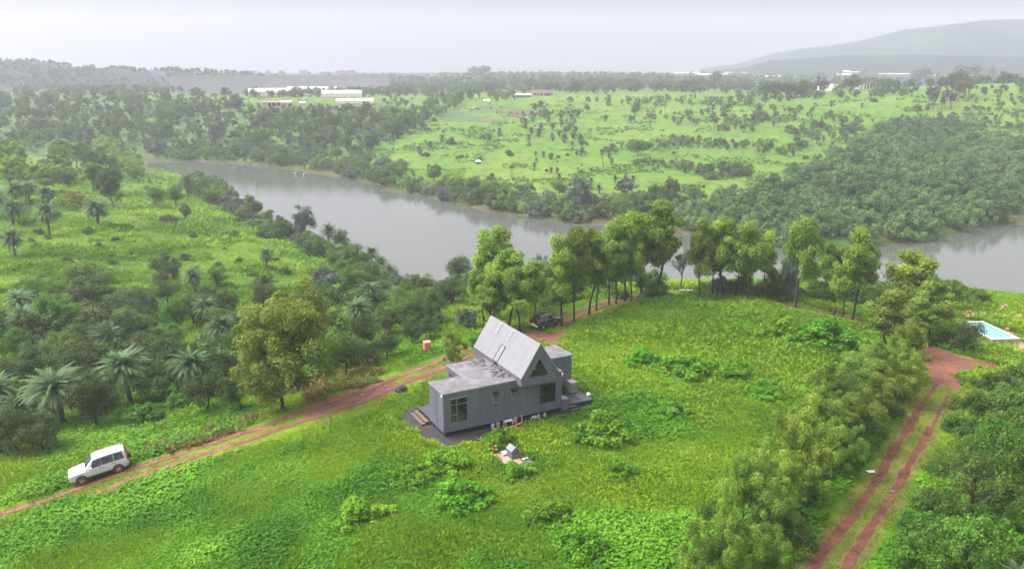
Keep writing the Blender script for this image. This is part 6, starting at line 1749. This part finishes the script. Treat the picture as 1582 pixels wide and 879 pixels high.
def whut(t_, k_):
    w_ = 4.6 * k_
    MB().box(-w_ * .8, w_ * .8, 0, w_ * 1.2, -.3, 3 * k_).obj('wall', M_CONCD, t_)
    MB().add([(-w_, -.5, 2.9 * k_), (w_, -.5, 2.9 * k_), (w_ * .8, w_ * 1.4, 4.6 * k_), (-w_ * .8, w_ * 1.4, 4.6 * k_), (-w_, -.5, 3.2 * k_), (w_, -.5, 3.2 * k_), (w_ * .8, w_ * 1.4, 4.9 * k_), (-w_ * .8, w_ * 1.4, 4.9 * k_)], [(3, 2, 1, 0), (4, 5, 6, 7), (0, 1, 5, 4), (1, 2, 6, 5), (2, 3, 7, 6), (3, 0, 4, 7)]).obj('roof', M_WHITE, t_)


far_box('field_hut', 739, 253, 'small white-roofed hut alone on the far green field', 'hut', whut, .2)


def villa(t_, k_):
    MB().box(-16 * k_, -8 * k_, 0, 8, -.5, 9 * k_).box(0, 12 * k_, 0, 8, -.5, 5 * k_).box(2 * k_, 10 * k_, 1, 7, 5 * k_, 11 * k_).obj('wall', M_WHITE, t_)
    for q in (3, 5.5, 8): MB().box(q * k_, (q + 1.4) * k_, .95, 1.0, 6 * k_, 9 * k_).obj('window', M_CONCD, t_)
    for q in (1, 4, 7, 10): MB().box(q * k_, (q + 1.2) * k_, -.05, 0, 1 * k_, 3.6 * k_).obj('window', M_CONCD, t_)
    MB().box(1.4 * k_, 10.6 * k_, .6, 7.4, 11 * k_, 11.6 * k_).box(-16.5 * k_, -7.5 * k_, -.4, 8.4, 9 * k_, 9.6 * k_).obj('roof', M_WHITEDIRTY, t_)


far_box('villa', 1285, 142, 'white two-storey villa among dark trees on the far crest', 'villa', villa)


def villa2(t_, k_):
    MB().box(-9 * k_, 10 * k_, 3, 9, -.5, 9 * k_).box(-14 * k_, -9 * k_, 1, 9, -.5, 4 * k_).obj('wall', M_WHITEDIRTY, t_)
    MB().box(-10 * k_, 11 * k_, -.6, 9.4, 9 * k_, 10.4 * k_).obj('roof', M_TRIM, t_)
    for q in (-8.4, -4, .6, 5, 9.4): MB().box(q * k_ - .25, q * k_ + .25, 0, .5, -.5, 9 * k_).obj('column', M_WHITE, t_)
    for q in (-6, -1.5, 3, 7): MB().box(q * k_, (q + 2) * k_, 2.95, 3, 1 * k_, 6.5 * k_).obj('window', M_CONCD, t_)


far_box('villa', 1343, 138, 'pillared white villa with flat grey roof on the far crest', 'villa', villa2)
for u, lab in ((1236.5, 'left of two small pale tents below the dark trees'), (1245.5, 'right of two small pale tents below the dark trees')):
    def tent(t_, k_):
        MB().add([(-2.6 * k_, -1, -.2), (2.6 * k_, -1, -.2), (2.6 * k_, 5, -.2), (-2.6 * k_, 5, -.2), (0, -.6, 5 * k_), (0, 4.6, 5 * k_)], [(0, 1, 4), (1, 2, 5, 4), (2, 3, 5), (3, 0, 4, 5)]).obj('canvas', M_TRIM, t_); MB().add([(-.7 * k_, -1.06, 0), (.7 * k_, -1.06, 0), (0, -.9, 2.6 * k_)], [(0, 1, 2)]).obj('door_flap', M_CONCD, t_)
    far_box('tent', u, 149.5, lab, 'tent', tent)


def hazy_block(u0, u1, v0, v1, r_, name, label, cat, mat=M_WHITEDIRTY):
    um = (u0 + u1) / 2; x_, y_, g_ = hit(um, v1 + 1.5); az = math.atan2(x_, y_); k_ = px_m((x_, y_, g_))
    zb_ = g_ - .5; zt = g_ + (v1 - v0) * k_
    t_ = link(name, None, label=label, cat=cat, loc=(x_, y_, 0)); t_.rotation_euler = (0, 0, -az); w_ = (u1 - u0) * k_
    z0 = zb_ - 1
    MB().box(-w_ / 2, w_ / 2, 0, 14, z0, zt - .18 * (zt - zb_)).obj('wall', mat, t_)
    MB().add([(-w_ / 2 - 1, -1, zt - .2 * (zt - zb_)), (w_ / 2 + 1, -1, zt - .2 * (zt - zb_)), (w_ / 2 + 1, 15, zt), (-w_ / 2 - 1, 15, zt), (w_ / 2 + 1, 15, zt - .3), (-w_ / 2 - 1, 15, zt - .3)], [(0, 1, 2, 3), (3, 2, 4, 5), (0, 5, 4, 1)]).obj('roof', M_WHITE, t_)


for u0, u1, v0, v1, r_, lab in [(1042, 1080, 111, 116, 800, 'long white shed roof in haze left of the tall reddish tree'), (1078, 1122, 113, 118, 780, 'white shed roofs in haze behind the tall reddish tree'), (1120, 1134, 110.5, 113, 840, 'small white shed in haze right of the tall reddish tree'),
                                (1145, 1160, 110.5, 113, 860, 'small hazy shed standing alone before the hills'), (1294, 1314, 113, 119, 760, 'pale factory hall below the mountain, left block'), (1303, 1311, 108, 114, 775, 'pinkish factory tower below the mountain'),
                                (1312, 1326, 109.5, 114, 780, 'pale green factory block below the mountain'), (1360, 1402, 112, 117, 770, 'long pale hall in haze left of the skyline pair'), (1183, 1206, 116, 119, 760, 'low white hall in haze above the dark trees'),
                                (1445, 1458, 114, 120, 700, 'white hall glimpsed between skyline trees'), (1498, 1507, 119, 123, 640, 'small white roof glimpsed under the open-crowned trees'), (1525, 1534, 121, 124, 640, 'small white wall under the slender leaning tree')]:
    hazy_block(u0, u1, v0, v1, r_, 'far_hall', lab, 'hall')
# dam
az0, az1 = math.atan((260 - 791) / F_PX / 1.034), math.atan((600 - 791) / F_PX / 1.034)
dm = MB(); nseg = 40; rdam = 830
V = []
for k in range(nseg + 1):
    a = az0 + (az1 - az0) * k / nseg; top = CAMZ - (117.5 - 108) / F_PX * rdam
    for rr_, z_ in ((rdam - 26, -8), (rdam, top), (rdam + 6, top), (rdam + 30, -8)): V.append((rr_ * math.sin(a), rr_ * math.cos(a), z_))
dm.add(V, [(i * 4 + j, (i + 1) * 4 + j, (i + 1) * 4 + j + 1, i * 4 + j + 1) for i in range(nseg) for j in range(3)])
dmo = link('dam', None, label='long dark stone dam stretching across the haze behind the greenhouses', cat='dam'); dm.obj('embankment', M_DAM, dmo)
pm = MB()
for k in range(nseg):
    a = az0 + (az1 - az0) * k / nseg; b_ = az0 + (az1 - az0) * (k + 1) / nseg
    pm.add([((rdam + q) * math.sin(w), (rdam + q) * math.cos(w), z_) for w in (a, b_) for q in (.2, .9) for z_ in (top - .05, top + 1.0)], [(0, 4, 5, 1), (2, 3, 7, 6), (1, 5, 7, 3)])
pm.obj('parapet', M_CONC, dmo)
# town blocks beyond the dam
tb = MB(); rs_ = random.Random(4)
for k in range(46):
    az = math.atan((rs_.uniform(330, 560) - 791) / F_PX); r_ = rs_.uniform(1050, 1250); x_, y_ = r_ * math.sin(az), r_ * math.cos(az); w_ = rs_.uniform(1.2, 3.5); h_ = CAMZ + rs_.uniform(-5, -.5)
    tb.box(x_ - w_, x_ + w_, y_, y_ + 10, 5, h_)
tb.obj('distant_town', M_WHITEDIRTY, kind='stuff', label='pale specks of a distant town in haze beyond the dam', cat='town')


# ------------------------------------------------------------------ animals
def cow(u, v, label, yaw):
    p = hit(u, v); mb = MB()
    mb.tube([(-1.0, 0, 1.0), (-.8, 0, 1.02), (-.2, 0, .98), (.5, 0, 1.05), (.8, 0, 1.1), (1.05, 0, .95), (1.3, 0, .55), (1.5, 0, .35)], [.12, .3, .36, .34, .26, .17, .14, .07], 8)
    for a, b_ in ((-.75, .2), (-.75, -.2), (.5, .2), (.5, -.2)): mb.tube([(a, b_, .95), (a + .05, b_, .5), (a, b_, -.02)], [.14, .08, .06], 5)
    mb.tube([(-1.02, 0, 1.1), (-1.12, 0, .8), (-1.1, 0, .4)], [.05, .03, .05], 4)
    for s in (.1, -.1): mb.tube([(1.22, s, .72), (1.2, s * 2.6, .84), (1.26, s * 3, .96)], [.04, .03, .01], 4)
    o = mb.obj('cow', M_BROWNCOW, smooth_shade=True, label=label, cat='cow', group='cows on the far meadow', loc=p); o.rotation_euler = (0, 0, yaw); o.scale = (1.1,) * 3


cow(1275, 237, 'brown cow grazing, nearer the gully, on the far meadow', .3)
cow(1286, 236, 'brown cow grazing, nearer the dense wood, on the far meadow', 3.3)


def egret(u, v, label):
    x_, y_ = at_z([(u, v)], ZW)[0]; mb = MB()
    mb.tube([(-.45, 0, .42), (-.2, 0, .5), (.1, 0, .55), (.25, 0, .6), (.3, 0, .85), (.25, 0, 1.05), (.38, 0, 1.1), (.6, 0, 1.05)], [.03, .16, .17, .08, .05, .05, .07, .015], 8)
    for s in (.06, -.06): mb.tube([(0, s, .45), (0, s, -.1)], [.03, .025], 4)
    mb.obj('egret', M_WHITE, smooth_shade=True, label=label, cat='bird', group='egrets on the river', loc=(x_, y_, ZW + .05))


egret(456, 270, 'white egret standing in the far shallows, left of the pair')
egret(469, 272, 'white egret standing in the far shallows, right of the pair')

# ------------------------------------------------------------------ air
m, nt, out = new_mat('humid_air')
pv = nt.nodes.new('ShaderNodeVolumePrincipled')
pv.inputs['Color'].default_value = (*HAZE_COLOR, 1); pv.inputs['Density'].default_value = HAZE_DENSITY; pv.inputs['Anisotropy'].default_value = .1
nt.links.new(pv.outputs['Volume'], out.inputs['Volume'])
hz = MB().box(-3150, 3150, -3150, 3150, -17.5, 215).obj('haze', m, kind='stuff')
hz['label'] = 'pale humid monsoon haze filling the valley'; hz['category'] = 'haze'
